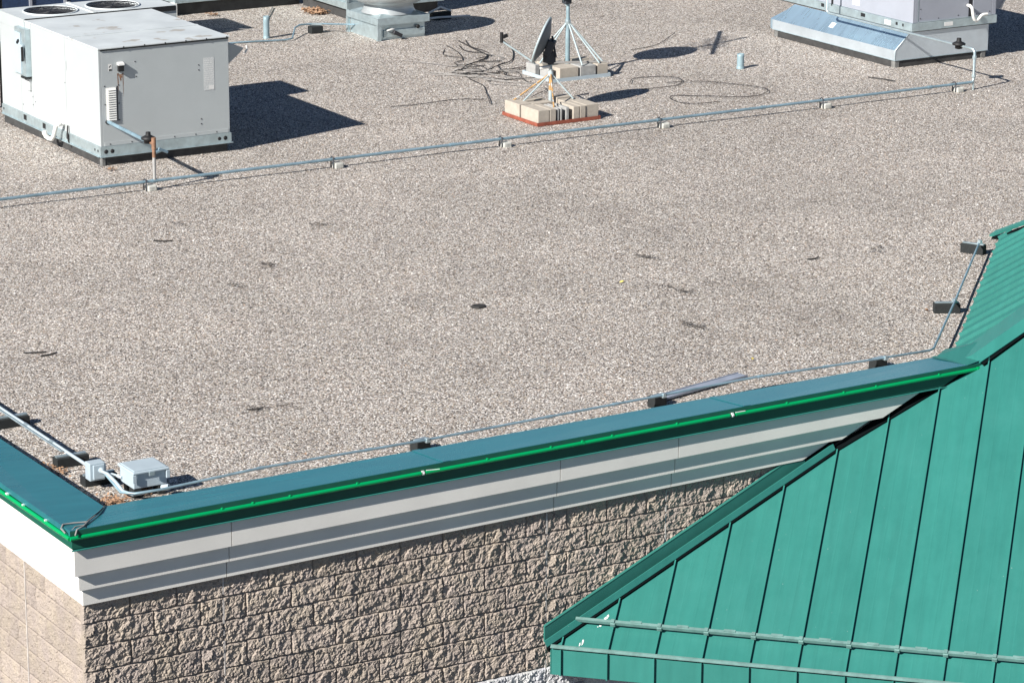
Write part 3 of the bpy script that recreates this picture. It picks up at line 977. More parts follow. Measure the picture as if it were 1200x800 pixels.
# condenser section
cx1 = 7.70
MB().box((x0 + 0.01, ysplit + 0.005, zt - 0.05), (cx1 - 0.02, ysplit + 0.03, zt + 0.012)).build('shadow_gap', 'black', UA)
def holed_top(x_a, x_b, y_a, y_b, z_, holes_, thick=0.03):
    """a sheet with round holes"""
    bm = bmesh.new()
    out = []
    n = 40
    xs_ = [x_a] + [(holes_[i][0] + holes_[i + 1][0]) / 2 for i in range(len(holes_) - 1)] + [x_b]
    for (cx_, cy_, r_), xa, xb in zip(holes_, xs_, xs_[1:]):
        inner, outer, inner2 = [], [], []
        for a in range(n):
            an = 2 * math.pi * a / n
            c_, s_ = math.cos(an), math.sin(an)
            inner.append(bm.verts.new((cx_ + r_ * c_, cy_ + r_ * s_, z_)))
            inner2.append(bm.verts.new((cx_ + r_ * c_, cy_ + r_ * s_, z_ - 0.12)))
            k = min(((xb - cx_) / c_) if c_ > 1e-6 else ((xa - cx_) / c_ if c_ < -1e-6 else 1e9),
                    ((y_b - cy_) / s_) if s_ > 1e-6 else ((y_a - cy_) / s_ if s_ < -1e-6 else 1e9))
            outer.append(bm.verts.new((cx_ + k * c_, cy_ + k * s_, z_)))
        cs = [bm.verts.new((px, py, z_)) for px, py in ((xb, y_b), (xa, y_b), (xa, y_a), (xb, y_a))]
        angs = [math.atan2(y_b - cy_, xb - cx_), math.atan2(y_b - cy_, xa - cx_), math.atan2(y_a - cy_, xa - cx_) % (2 * math.pi), math.atan2(y_a - cy_, xb - cx_) % (2 * math.pi)]
        for a in range(n):
            b_ = (a + 1) % n
            a0, a1 = 2 * math.pi * a / n, 2 * math.pi * (a + 1) / n
            hit = [i for i in range(4) if a0 < angs[i] % (2 * math.pi) < a1]
            poly = [inner[a], outer[a]] + ([cs[hit[0]]] if hit else []) + [outer[b_], inner[b_]]
            bm.faces.new(poly)
            bm.faces.new((inner[b_], inner2[b_], inner2[a], inner[a]))
    m_ = MB(); m_.bm.free(); m_.bm = bm
    return m_
fans = [(6.155, 14.95, 0.335), (6.995, 14.86, 0.335)]
fans = [(6.155, 14.90, 0.335), (7.0, 14.90, 0.335)]
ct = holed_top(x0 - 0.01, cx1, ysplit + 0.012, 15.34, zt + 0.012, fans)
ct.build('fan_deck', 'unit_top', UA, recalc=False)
MB().box((x0 - 0.01, ysplit + 0.012, zt - 0.14), (x0 + 0.0, 15.34, zt + 0.011)).box((x0 - 0.01, 15.34, zt - 0.4), (cx1, 15.35, zt + 0.011)).build('deck_edge', 'unit', UA)
MB().box((x1 + 0.001, ysplit + 0.02, zt - 0.16), (cx1 - 0.004, ysplit + 0.03, zt + 0.011)).box((cx1 - 0.012, ysplit + 0.031, zt - 0.16), (cx1, 15.339, zt + 0.011)).build('deck_edge', 'unit', UA)
MB().box((x1 + 0.001, ysplit + 0.035, zb + 0.1), (cx1 - 0.013, 15.33, zt - 0.16)).build('condenser_coil', 'coil', UA)
MB().box((6.55, ysplit + 0.013, zt + 0.0125), (6.60, 15.34, zt + 0.026), 0.003).build('deck_edge', 'unit_top', UA)
for fx, fy, fr in fans:
    fan = MB()
    fan.lathe((fx, fy, zt + 0.012), [(fr + 0.012, 0.0), (fr + 0.012, 0.012), (fr - 0.006, 0.012), (fr - 0.006, 0.0)], 40)
    ring = fan.build('fan', 'unit_top', UA)
    g_ = MB()
    for k in range(9):
        rr = fr * (k + 1) / 9.5
        pts = [(fx + rr * math.cos(2 * math.pi * a / 28), fy + rr * math.sin(2 * math.pi * a / 28), zt + 0.016) for a in range(29)]
        g_.tube(pts, 0.003, 4, caps=False)
    for k in range(12):
        an = math.pi * 2 * k / 12
        g_.tube([(fx, fy, zt + 0.018), (fx + fr * math.cos(an), fy + fr * math.sin(an), zt + 0.018)], 0.0035, 4)
    g_.build('fan_guard', 'fan_dark', ring)
    b_ = MB()
    for k in range(4):
        an = math.pi / 2 * k + 0.35
        u = Vector((math.cos(an), math.sin(an), 0)); v = Vector((-u.y, u.x, 0))
        c0 = Vector((fx, fy, zt - 0.045))
        b_.poly([c0 + u * 0.06 - v * 0.03, c0 + u * 0.28 - v * 0.12 + ZV * 0.01, c0 + u * 0.29 + v * 0.09 - ZV * 0.04, c0 + u * 0.06 + v * 0.05 - ZV * 0.02], [(0, 1, 2, 3)])
    b_.lathe((fx, fy, zt - 0.07), [(0.0005, 0.05), (0.07, 0.045), (0.075, 0)], 20)
    b_.build('fan_blade', 'blade', ring)
    MB().lathe((fx, fy, zt - 0.118), [(0.001, 0), (fr, 0)], 30).build('fan_well', 'fan_dark', ring)
# disconnect box on the side
q = MB()
q.box((x0 - 0.075, 14.31, 1.40), (x0 - 0.002, 14.64, 1.99), 0.004)
dsw = q.build('disconnect_box', 'galv', UA)
MB().box((x0 - 0.085, 14.44, 1.93), (x0 - 0.076, 14.63, 1.42), 0.002).build('cover', 'elec', dsw)
MB().box((x0 - 0.115, 14.325, 1.62), (x0 - 0.086, 14.43, 1.80), 0.004).build('handle', 'elec', dsw)
MB().box((x0 - 0.13, 14.305, 1.60), (x0 - 0.10, 14.324, 1.78), 0.003).obox((x0 - 0.096, 14.50, 1.82), (0, 1, -0.9), (1, 0, 0), (0, 0.9, 1), 0.035, 0.008, 0.012).build('lever', 'black', dsw)
MB().box((x0 - 0.09, 14.31, 1.375), (x0 - 0.003, 14.45, 1.397)).build('hood', 'black', dsw)
MB().box((x0 - 0.03, 14.33, 1.22), (x0 - 0.002, 14.47, 1.37), 0.003).build('conduit_entry', 'label_g', dsw)
MB().obox((x0 - 0.004, 13.28, 1.72), (0, 1, 0), (0, 0, 1), (1, 0, 0), 0.055, 0.055, 0.002).build('label_plate', 'unit', UA)
# drain trap, white
drn = rod([(x0 + 0.0, 13.34, 0.99), (x0 - 0.07, 13.34, 0.99), (x0 - 0.10, 13.36, 0.97), (x0 - 0.12, 13.40, 0.84), (x0 - 0.13, 13.44, 0.79), (x0 - 0.15, 13.50, 0.79), (x0 - 0.165, 13.54, 0.81), (x0 - 0.175, 13.555, 0.86)], 0.026, 'drain_trap', 'pvc', UA, 14)
MB().tube([(x0 - 0.172, 13.55, 0.835), (x0 - 0.176, 13.556, 0.875)], 0.033, 14).tube([(x0 - 0.06, 13.34, 0.99), (x0 - 0.085, 13.34, 0.99)], 0.033, 14).build('coupling', 'pvc', drn)
rod([(x0 - 0.02, 13.20, 0.99), (x0 - 0.03, 13.19, 0.90), (x0 - 0.02, 13.19, 0.80), (x0 + 0.03, 13.16, 0.70), (x0 + 0.04, 13.2, 0.67)], 0.010, 'loose_wire', 'cable', UA, 6)
# front details
fh = MB()
fh.prism([(5.868, y0 - 0.055, 1.86), (5.942, y0 - 0.055, 1.86), (5.942, y0 - 0.001, 1.86), (5.868, y0 - 0.001, 1.86)], [(5.868, y0 - 0.050, 1.882), (5.942, y0 - 0.050, 1.882), (5.942, y0 - 0.001, 1.895), (5.868, y0 - 0.001, 1.895)])
hood = fh.build('flue_hood', 'label', UA)
MB().box((5.872, y0 - 0.045, 1.785), (5.938, y0 - 0.002, 1.859)).build('flue_mouth', 'black', hood)
def streak(xc, z0, z1, wd, mat='rust'):
    n = 7
    q = MB()
    L = [(xc - wd * (0.5 + 0.3 * math.sin(3.1 * i)) * (1 - i / (n + 0.5)), z0 + (z1 - z0) * i / n) for i in range(n + 1)]
    Rr = [(xc + wd * (0.5 + 0.3 * math.cos(2.3 * i)) * (1 - i / (n + 0.5)), z0 + (z1 - z0) * i / n) for i in range(n + 1)]
    pts = [(a, y0 - 0.0012, b_) for a, b_ in L] + [(a, y0 - 0.0012, b_) for a, b_ in reversed(Rr)]
    q.poly(pts, [tuple(range(len(pts)))])
    return q.build('rust_streak', mat, fp)
streak(5.875, 1.76, 1.50, 0.017); streak(5.94, 1.76, 1.47, 0.013)
streak(5.91, 1.745, 1.66, 0.05)
q = MB()
q.box((5.715, y0 - 0.004, 1.20), (5.845, y0 - 0.001, 1.60))
lv = q.build('louvre_vent', 'pvc', UA)
q = MB()
for k in range(14):
    z_ = 1.215 + k * 0.0275
    q.prism([(5.725, y0 - 0.005, z_), (5.835, y0 - 0.005, z_), (5.835, y0 - 0.005, z_ + 0.017), (5.725, y0 - 0.005, z_ + 0.017)],
            [(5.725, y0 - 0.028, z_ - 0.004), (5.835, y0 - 0.028, z_ - 0.004), (5.835, y0 - 0.018, z_ + 0.012), (5.725, y0 - 0.018, z_ + 0.012)])
q.build('slat', 'pvc', lv)
MB().box((5.852, y0 - 0.003, 1.19), (5.866, y0 - 0.001, 1.61)).build('gasket', 'fan_dark', lv)
MB().lathe((5.735, y0, 1.19), [(0.0005, 0.004), (0.036, 0.004), (0.036, 0)], 14, (0, -1, 0)).build('pipe_grommet', 'black', UA)
dc = MB().box((5.755, y0 - 0.0022, 1.80), (5.80, y0 - 0.001, 1.88))
dc.build('label_plate', 'label', fp)
MB().box((5.762, y0 - 0.0034, 1.80), (5.795, y0 - 0.0025, 1.818)).obox((5.775, y0 - 0.0028, 1.85), (1, 0, 1), (0, 1, 0), (-1, 0, 1), 0.018, 0.0005, 0.005).build('printed_mark', 'black', fp)
MB().box((6.995, y0 - 0.0022, 1.44), (7.135, y0 - 0.001, 1.84)).build('label_plate', 'label_g', fp)
MB().box((7.06, y0 - 0.0034, 1.45), (7.13, y0 - 0.0024, 1.50)).build('label_plate', 'label', fp)
q = MB()
rs = random.Random(4)
for k in range(11):
    z_ = 1.80 - k * 0.026
    x_ = 7.005
    while x_ < 7.115:
        ln = rs.uniform(0.01, 0.035)
        q.box((x_, y0 - 0.0034, z_), (min(x_ + ln, 7.125), y0 - 0.0025, z_ + 0.006))
        x_ += ln + 0.009
q.build('printed_mark', 'label', fp)
sp = [(6.10, y0, 1.88), (6.11, y0, 1.70), (6.93, y0, 1.76), (6.93, y0, 1.70), (6.95, y0, 1.10), (6.95, y0, 1.04), (5.70, y0, 1.62), (5.88, y0, 1.62), (5.70, y0, 1.40), (5.88, y0, 1.40), (5.70, y0, 1.19), (5.88, y0, 1.20)]
sp += [(5.75 + 0.28 * k, y0 - 0.004, zr_ + 0.025) for k in range(6)]
screws(UA, sp, (0, -1, 0))
screws(UA, [(5.95 + 0.27 * k, y0 - 0.023, zt - 0.003) for k in range(6)], (0, -1, 0), 'fan_dark', 0.009)
screws(UA, [(x0, 14.30, 1.15), (x0, 14.30, 1.05), (x0, 14.22, 1.10), (x0, 13.28, 1.5), (x0, 14.62, 1.0)], (-1, 0, 0), 'fan_dark', 0.007)
# economiser hood on the far side
q = MB()
ha, hb = 12.52, 13.3
q.prism([(x1 + 0.013, ha, 1.60), (x1 + 0.013, ha, 1.975), (x1 + 0.33, ha, 1.86), (x1 + 0.27, ha, 1.80)], [(x1 + 0.013, hb, 1.60), (x1 + 0.013, hb, 1.975), (x1 + 0.33, hb, 1.86), (x1 + 0.27, hb, 1.80)])
q.build('intake_hood', 'unit', UA)
MB().tube([(x1 + 0.34, ha - 0.01, 1.80), (x1 + 0.37, ha - 0.01, 1.84), (x1 + 0.36, ha - 0.01, 1.89)], 0.012, 8).build('hood_clip', 'pvc', UA)

# ---- gas pipe across the roof
ZP = ZR + 0.105
def ypipe(x):
    return 10.865 - 0.0085 * (x - 4)
gp = thing('gas_pipe', 'long blue grey gas pipe crossing the whole gravel roof on small blocks', 'pipe', (10.0, ypipe(10), ZR), 0)
rod([(x, ypipe(x), ZP) for x in (-0.6, 3.0, 5.66)], 0.018, 'pipe', 'pipe', gp, 14)
rod([(x, ypipe(x), ZP) for x in (5.66, 9.6)], 0.018, 'pipe', 'pipe', gp, 14)
rod([(x, ypipe(x), ZP) for x in (9.63, 14.2)], 0.018, 'pipe', 'pipe', gp, 14)
rod([(x, ypipe(x), ZP) for x in (14.23, 17.60)], 0.0175, 'pipe', 'pipe', gp, 14)
for x in (3.4, 9.6, 14.2, 5.66, 12.6, 16.9):
    rod([(x - 0.035, ypipe(x), ZP), (x + 0.035, ypipe(x), ZP)], 0.023, 'coupling', 'pipe', gp, 14)
# riser and regulator beside the pale unit
xr, yr = 5.665, ypipe(5.66)
rod([(xr, yr, ZP), (xr, yr, 1.04)], 0.019, 'riser', 'concrete_g', gp, 12)
rod([(xr, yr, 1.04), (xr, yr, 1.24)], 0.021, 'riser', 'rust', gp, 12)
rod([(xr, yr, 1.14), (xr, yr, 1.27)], 0.027, 'riser', 'rust', gp, 12)
reg = MB()
reg.lathe((xr - 0.02, yr + 0.10, 1.235), [(0.02, -0.05), (0.05, -0.045), (0.055, -0.01), (0.082, 0.0), (0.086, 0.02), (0.05, 0.04), (0.03, 0.05), (0.028, 0.085), (0.0005, 0.088)], 24)
reg.build('regulator', 'black', gp)
rod([(xr, yr, 1.20), (xr - 0.01, yr + 0.07, 1.205)], 0.024, 'fitting', 'rust', gp, 12)
rod([(xr - 0.01, yr + 0.17, 1.20), (5.735, 12.262, 1.19)], 0.023, 'branch_pipe', 'pipe', gp, 14)
rod([(xr + 0.05, yr - 0.02, 1.14), (xr + 0.17, yr + 0.0, 1.08)], 0.016, 'valve_handle', 'pipe', gp, 8)
rod([(xr + 0.02, yr, 1.10), (xr + 0.09, yr, 1.12)], 0.025, 'valve', 'pipe', gp, 10)
# riser at the right end
xe, ye = 17.62, ypipe(17.62)
rod([(17.59, ye, ZP), (xe, ye, ZP + 0.012), (xe + 0.01, ye, ZP + 0.05), (xe + 0.01, ye, 1.16), (xe + 0.005, ye + 0.02, 1.20), (xe, ye + 0.07, 1.21)], 0.0185, 'riser', 'galv', gp, 12)
rod([(xe + 0.01, ye, ZP), (xe + 0.01, ye, ZR + 0.0)], 0.014, 'riser', 'galv', gp, 10)
for z_ in (1.10, 0.85):
    rod([(xe + 0.01, ye, z_ - 0.02), (xe + 0.01, ye, z_ + 0.02)], 0.029, 'coupling', 'galv', gp, 12)
rg = MB()
rg.lathe((xe - 0.005, ye + 0.32, 1.21), [(0.02, -0.05), (0.05, -0.04), (0.05, 0.0), (0.088, 0.01), (0.090, 0.03), (0.05, 0.05), (0.034, 0.06), (0.03, 0.10), (0.0005, 0.105)], 24)
rg.build('regulator', 'black', gp)
rod([(xe, ye + 0.07, 1.21), (xe, ye + 1.9, 1.21), (xe, 13.98, 1.21), (xe, 14.03, 1.24), (xe, 14.03, 1.9)], 0.0165, 'branch_pipe', 'galv', gp, 12)
# small blocks under the pipe
sup = [(5.60, 1), (8.02, 1), (10.34, 1), (12.66, 1), (15.18, 1), (17.36, 1)]
lab = ['small pale pipe support block nearest the pale rooftop unit', 'small pale pipe support block, second from the left under the gas pipe',
       'small pale pipe support block left of and below the ballasted dish', 'small pale pipe support block just right of the ballasted dish',
       'small pale pipe support block, second from the right under the gas pipe', 'small pale pipe support block beside the right hand gas riser']
for (x, _), L in zip(sup, lab):
    yb_ = ypipe(x) + 0.0
    s_ = thing('pipe_support', L, 'support block', (x, yb_, ZR), R(random.uniform(-6, 6)), 'blocks under the gas pipe')
    MB().box((x - 0.045, yb_ - 0.065, ZR - 0.01), (x + 0.07, yb_ + 0.05, ZR + 0.066), 0.016).build('block', 'support_block', s_)
    rod([(x - 0.058, yb_ - 0.035, ZR + 0.0), (x - 0.058, yb_ - 0.033, ZP + 0.02), (x - 0.058, yb_, ZP + 0.034), (x - 0.058, yb_ + 0.03, ZP + 0.02), (x - 0.058, yb_ + 0.032, ZR)], 0.007, 'strap', 'dish_back', s_, 6)

# ---- right hand unit on a galvanised curb adapter
UR = thing('rooftop_unit', 'lavender grey rooftop unit on a sloping galvanised curb adapter, top right', 'air conditioner', (18.6, 14.0, ZR))
X0, X1, Y0, Y1 = 17.66, 19.31, 12.49, 15.38
MB().box((X0 + 0.012, Y0 + 0.012, ZR - 0.03), (X1 - 0.02, Y1 - 0.03, 0.80), 0.004).build('curb', 'curb', UR)
for (cx_, cy_) in ((X0 + 0.04, Y0 + 0.04), (X0 + 0.04, Y1 - 0.09), (X1 - 0.08, Y0 + 0.04)):
    MB().box((cx_ - 0.035, cy_ - 0.035, ZR - 0.02), (cx_ + 0.05, cy_ + 0.05, 0.775), 0.01).build('curb', 'curb_grey', UR)
Z0_, Z1_, Z2_ = 0.765, 0.905, 1.135
fr_ = [(X0, Z0_), (X1, Z0_), (X1, Z2_), (X0 + 0.245, Z2_), (X0, Z1_)]
# front sheet
MB().prism([(a, Y0, b_) for a, b_ in fr_], [(a, Y0 + 0.004, b_) for a, b_ in fr_]).build('curb_adapter', 'galv_skirt', UR)
MB().prism([(X1 - 0.004, Y0 + 0.0045, Z0_), (X1, Y0 + 0.0045, Z0_), (X1, Y1, Z0_), (X1 - 0.004, Y1, Z0_)], [(X1 - 0.004, Y0 + 0.0045, Z2_), (X1, Y0 + 0.0045, Z2_), (X1, Y1, Z2_), (X1 - 0.004, Y1, Z2_)]).build('curb_adapter', 'galv_skirt', UR)
MB().box((X0, Y0 + 0.005, Z0_), (X0 + 0.004, Y1, Z1_)).build('curb_adapter', 'galv_skirt', UR)
q = MB(); q.poly([(X0 + 0.0, Y0 + 0.002, Z1_), (X0 + 0.245, Y0 + 0.002, Z2_), (X0 + 0.245, Y1 - 0.2, Z2_), (X0 + 0.0, Y1, Z1_)], [(0, 3, 2, 1)])
slope_sheet = q.build('curb_adapter', 'galv_sky_tint', UR, recalc=False)
q = MB(); q.poly([(X0, Y1, Z0_), (X0 + 0.03, Y1 + 0.09, Z0_), (X0 + 0.03, Y1 + 0.09, Z1_), (X0, Y1, Z1_), (X0 + 0.3, Y1 - 0.2, Z2_)], [(0, 1, 2, 3), (3, 2, 4)])
q.build('curb_adapter', 'galv_sky_tint', UR, recalc=False)
MB().tube([(X0 + 0.001, Y0, Z0_), (X0 + 0.001, Y0, Z1_), (X0 + 0.246, Y0, Z2_)], 0.006, 6).build('hem', 'galv', UR)
MB().tube([(X0 - 0.002, Y0, Z0_ - 0.002), (X0 - 0.002, Y1, Z0_ - 0.002)], 0.006, 6).tube([(X0, Y0 - 0.002, Z0_ - 0.002), (X1, Y0 - 0.002, Z0_ - 0.002)], 0.006, 6).build('hem', 'galv', UR)
# labels on the slope
def on_slope(y, u, wd, ht, mat):
    a = Vector((X0, 0, Z1_)); d = Vector((0.245, 0, Z2_ - Z1_)).normalized(); n_ = Vector((-(Z2_ - Z1_), 0, 0.245)).normalized()
    c_ = a + d * u + Vector((0, y, 0)) + n_ * 0.002
    MB().obox(c_, (0, 1, 0.0), d, n_, wd, ht, 0.001).build('label_plate', mat, slope_sheet)
on_slope(14.08, 0.15, 0.05, 0.045, 'label')
C0x, C1x, Cy0, Cy1 = 17.935, 19.41, 12.47, 15.9
zf0, zf1 = 1.150, 1.262
MB().box((C0x - 0.01, Cy0 + 0.01, Z2_ + 0.001), (C1x - 0.04, Cy1, zf0)).build('gasket', 'black', UR)
rb = MB()
rb.box((C0x - 0.02, Cy0 - 0.012, zf0), (C1x + 0.012, Cy0 + 0.02, zf1)); rb.box((C0x - 0.02, Cy0 + 0.0205, zf0), (C0x + 0.01, Cy1, zf1)); rb.box((C1x - 0.01, Cy0 + 0.0205, zf0), (C1x + 0.012, Cy1, zf1))
rrail = rb.build('base_rail', 'galv', UR)
hl = MB()
for yy, l_ in ((14.52, 0.035), (13.57, 0.05), (12.80, 0.022), (12.66, 0.016)):
    hl.box((C0x - 0.022, yy - l_, zf0 + 0.045), (C0x - 0.0205, yy + l_, zf0 + 0.085 + 0.01 * (l_ > 0.03)))
hl.build('lifting_hole', 'black', rrail)
MB().box((C0x - 0.0225, 12.93, zf0 + 0.02), (C0x - 0.0205, 13.07, zf0 + 0.085)).build('label_plate', 'label', rrail)
MB().box((C0x + 0.55, Cy0 - 0.0145, zf0 + 0.03), (C0x + 0.70, Cy0 - 0.0125, zf0 + 0.085)).build('label_plate', 'label', rrail)
ZT = 2.35
MB().box((C0x + 0.02, Cy0 + 0.02, zf1), (C1x - 0.02, Cy1, ZT)).build('inner_frame', 'fan_dark', UR)
for ya, yb in ((Cy0, 14.30), (14.315, Cy1)):
    sp_ = MB().box((C0x, ya, zf1 + 0.002), (C0x + 0.03, yb, ZT), 0.004).build('side_panel', 'unit_b', UR)
for xa, xb in ((C0x + 0.031, C0x + 0.085), (C0x + 0.09, C0x + 0.985), (C0x + 1.06, C0x + 1.40), (C0x + 1.405, C1x)):
    MB().box((xa, Cy0, zf1 + 0.002), (xb, Cy0 + 0.03, ZT), 0.004).build('front_panel', 'unit_b', UR)
MB().box((C0x + 0.99, Cy0 + 0.006, zf1 + 0.002), (C0x + 1.055, Cy0 + 0.03, ZT)).build('mullion', 'fan_dark', UR)
MB().box((C0x + 0.085, Cy0 - 0.004, zf1 + 0.01), (C0x + 0.092, Cy0 - 0.0005, ZT)).box((C0x + 0.09, Cy0 - 0.012, zf1 + 0.004), (C0x + 1.40, Cy0 - 0.001, zf1 + 0.012)).build('panel_edge', 'galv', UR)
MB().box((C0x - 0.0025, 13.68, 1.33), (C0x - 0.001, 13.85, 1.60)).build('label_plate', 'label', UR)
MB().box((C0x - 0.0025, 14.0, 1.42), (C0x - 0.001, 14.06, 1.54)).build('label_plate', 'label_g', UR)
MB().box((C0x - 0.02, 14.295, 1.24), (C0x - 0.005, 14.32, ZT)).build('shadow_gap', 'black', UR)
screws(UR, [(C0x + 0.13, Cy0, 1.32), (C0x + 0.13, Cy0, 1.45), (C0x + 0.45, Cy0, 1.30), (C0x + 0.8, Cy0, 1.31), (C0x + 1.12, Cy0, 1.30), (C0x + 1.36, Cy0, 1.32)], (0, -1, 0))
MB().box((C0x + 0.0, Cy0 - 0.01, ZT), (C1x + 0.01, Cy1, ZT + 0.03), 0.005).build('top_panel', 'unit_b', UR)
tr = rod([(C0x + 0.955, Cy0 - 0.01, 1.44), (C0x + 0.955, Cy0 - 0.06, 1.44), (C0x + 0.97, Cy0 - 0.09, 1.41), (C0x + 0.985, Cy0 - 0.10, 1.30), (C0x + 1.01, Cy0 - 0.10, 1.245), (C0x + 1.05, Cy0 - 0.10, 1.225), (C0x + 1.09, Cy0 - 0.10, 1.25), (C0x + 1.13, Cy0 - 0.10, 1.29), (C0x + 1.17, Cy0 - 0.10, 1.305), (C0x + 1.24, Cy0 - 0.10, 1.305)], 0.021, 'drain_trap', 'pvc', UR, 12)
# weather hood on the right
q = MB()
q.prism([(C1x + 0.013, Cy0 + 0.2, 1.30), (C1x + 0.24, Cy0 + 0.2, 1.30), (C1x + 0.36, Cy0 + 0.2, 1.50), (C1x + 0.36, Cy0 + 0.2, 2.0), (C1x + 0.013, Cy0 + 0.2, 2.25)],
        [(C1x + 0.013, 14.2, 1.30), (C1x + 0.24, 14.2, 1.30), (C1x + 0.36, 14.2, 1.50), (C1x + 0.36, 14.2, 2.0), (C1x + 0.013, 14.2, 2.25)])
q.build('intake_hood', 'unit_b', UR)
MB().tube([(C1x + 0.245, Cy0 + 0.19, 1.29), (C1x + 0.365, Cy0 + 0.19, 1.50), (C1x + 0.365, Cy0 + 0.19, 2.0)], 0.012, 6).build('hood_trim', 'pvc', UR)

# ---- upblast exhaust fan
EF = thing('exhaust_fan', 'mushroom shaped aluminium exhaust fan on a square galvanised curb, top centre', 'exhaust fan', (12.87, 18.3, ZR))
MB().box((12.48, 17.90, ZR - 0.03), (13.25, 18.74, 0.90), 0.004).build('curb', 'galv', EF)
MB().box((12.44, 17.84, 0.885), (13.30, 17.855, 0.99), 0.002).box((12.44, 17.856, 0.885), (12.455, 18.80, 0.99), 0.002).box((13.285, 17.856, 0.885), (13.30, 18.80, 0.99), 0.002).build('curb_flange', 'galv', EF)
MB().poly([(12.45, 17.85, 0.988), (13.29, 17.85, 0.988), (13.29, 18.79, 0.988), (12.45, 18.79, 0.988)], [(0, 1, 2, 3)])
q = MB(); q.prism([(12.45, 17.86, 0.97), (13.29, 17.86, 0.97), (13.29, 18.79, 0.97), (12.45, 18.79, 0.97)], [(12.60, 18.01, 1.03), (13.14, 18.01, 1.03), (13.14, 18.64, 1.03), (12.60, 18.64, 1.03)])
q.build('curb_top', 'galv', EF)
MB().box((12.44, 17.843, ZR), (12.50, 17.893, 0.884)).box((12.435, 18.74, ZR), (12.475, 18.80, 0.884)).build('corner_post', 'galv', EF)
MB().box((12.56, 17.875, 0.70), (13.24, 17.898, 0.80), 0.004).build('cleanout_door', 'galv', EF)
rod([(12.60, 17.86, 0.80), (12.66, 17.83, 0.82), (12.72, 17.86, 0.81)], 0.012, 'latch', 'pvc', EF, 8)
MB().obox((12.74, 17.80, 0.755), (1, 0, -0.5), (0, 1, 0), (0.5, 0, 1), 0.075, 0.03, 0.025, 0.004).build('latch', 'fan_dark', EF)
MB().lathe((13.12, 17.868, 0.82), [(0.0005, 0.01), (0.03, 0.008), (0.03, 0)], 14, (0, -1, 0)).build('screw', 'black', EF)
cxf, cyf = 12.875, 18.30
MB().lathe((cxf, cyf, 1.0), [(0.40, 0.0), (0.37, 0.05), (0.355, 0.11), (0.36, 0.15)], 48).build('neck', 'fan_alu', EF)
MB().lathe((cxf, cyf, 1.0), [(0.30, 0.13), (0.36, 0.135), (0.44, 0.155), (0.52, 0.20), (0.565, 0.26), (0.58, 0.34), (0.575, 0.45), (0.54, 0.56), (0.47, 0.64), (0.44, 0.66), (0.43, 0.64)], 56).build('windband', 'fan_alu', EF)
MB().lathe((cxf, cyf, 1.0), [(0.43, 0.5), (0.36, 0.62), (0.2, 0.70), (0.0005, 0.72)], 48).build('motor_cover', 'fan_alu', EF)

# ---- units that show only their feet at the top edge
def simple_unit(label, x0, x1, y0, y1, z0, z1, body, foot_h=None, coil=False):
    u = thing('rooftop_unit', label, 'air conditioner', ((x0 + x1) / 2, (y0 + y1) / 2, ZR))
    MB().box((x0 + 0.05, y0 + 0.08, ZR - 0.03), (x1 - 0.05, y1 - 0.05, z0 - 0.02)).build('curb', 'curb', u)
    MB().box((x0 - 0.015, y0 - 0.015, z0 - 0.02), (x1 + 0.015, y1 + 0.015, z0 + 0.085), 0.004).build('base_rail', 'galv', u)
    MB().box((x0, y0, z0 + 0.086), (x1, y1, z1), 0.008).build('cabinet', body, u)
    n = max(2, int((x1 - x0) / 0.5))
    for k in range(n + 1):
        xx = x0 + (x1 - x0) * k / n
        MB().box((xx - 0.022, y0 - 0.02, z0 + 0.087), (xx + 0.022, y0 - 0.001, z1 - 0.02), 0.003).build('corner_post', 'unit_b' if coil else 'galv', u)
    MB().box((x0 - 0.01, y0 - 0.03, z1), (x1 + 0.01, y1 + 0.01, z1 + 0.03), 0.005).build('top_panel', 'unit', u)
    return u
uC = simple_unit('greenish unit on a raised rail at the top edge behind the pale unit', 10.82, 13.0, 21.2, 23.2, 0.87, 2.25, 'coil')
MB().box((10.66, 21.18, ZR - 0.02), (10.84, 21.30, 0.86), 0.008).build('post', 'pvc', uC)
simple_unit('dark blue coil faced unit behind the two fans, top left corner', 6.6, 9.2, 19.15, 20.1, 0.80, 2.05, 'coil', coil=True)
uE = simple_unit('blue grey unit half hidden behind the mushroom exhaust fan', 12.9, 14.55, 19.62, 21.2, 0.84, 2.0, 'galv')
# clutter beside the pale unit
clt = thing('pipe_cluster', 'white and black pipework standing behind the left rear corner of the pale unit', 'pipework', (5.85, 16.2, ZR))
rod([(5.76, 16.1, ZR), (5.76, 16.1, 2.25), (5.80, 16.1, 2.35), (5.86, 16.1, 2.25), (5.86, 16.1, 2.0)], 0.03, 'pipe', 'black', clt, 10)
rod([(5.98, 16.15, ZR), (5.98, 16.15, 2.5)], 0.035, 'pipe', 'black', clt, 10)
rod([(5.86, 16.1, 2.13), (5.96, 16.1, 2.16)], 0.05, 'valve', 'black', clt, 10)
rod([(6.0, 16.0, 2.22), (6.2, 16.05, 2.22)], 0.035, 'pipe', 'pvc', clt, 12)
rod([(5.68, 16.1, ZR), (5.68, 16.1, 2.5)], 0.04, 'pipe', 'pvc', clt, 12)

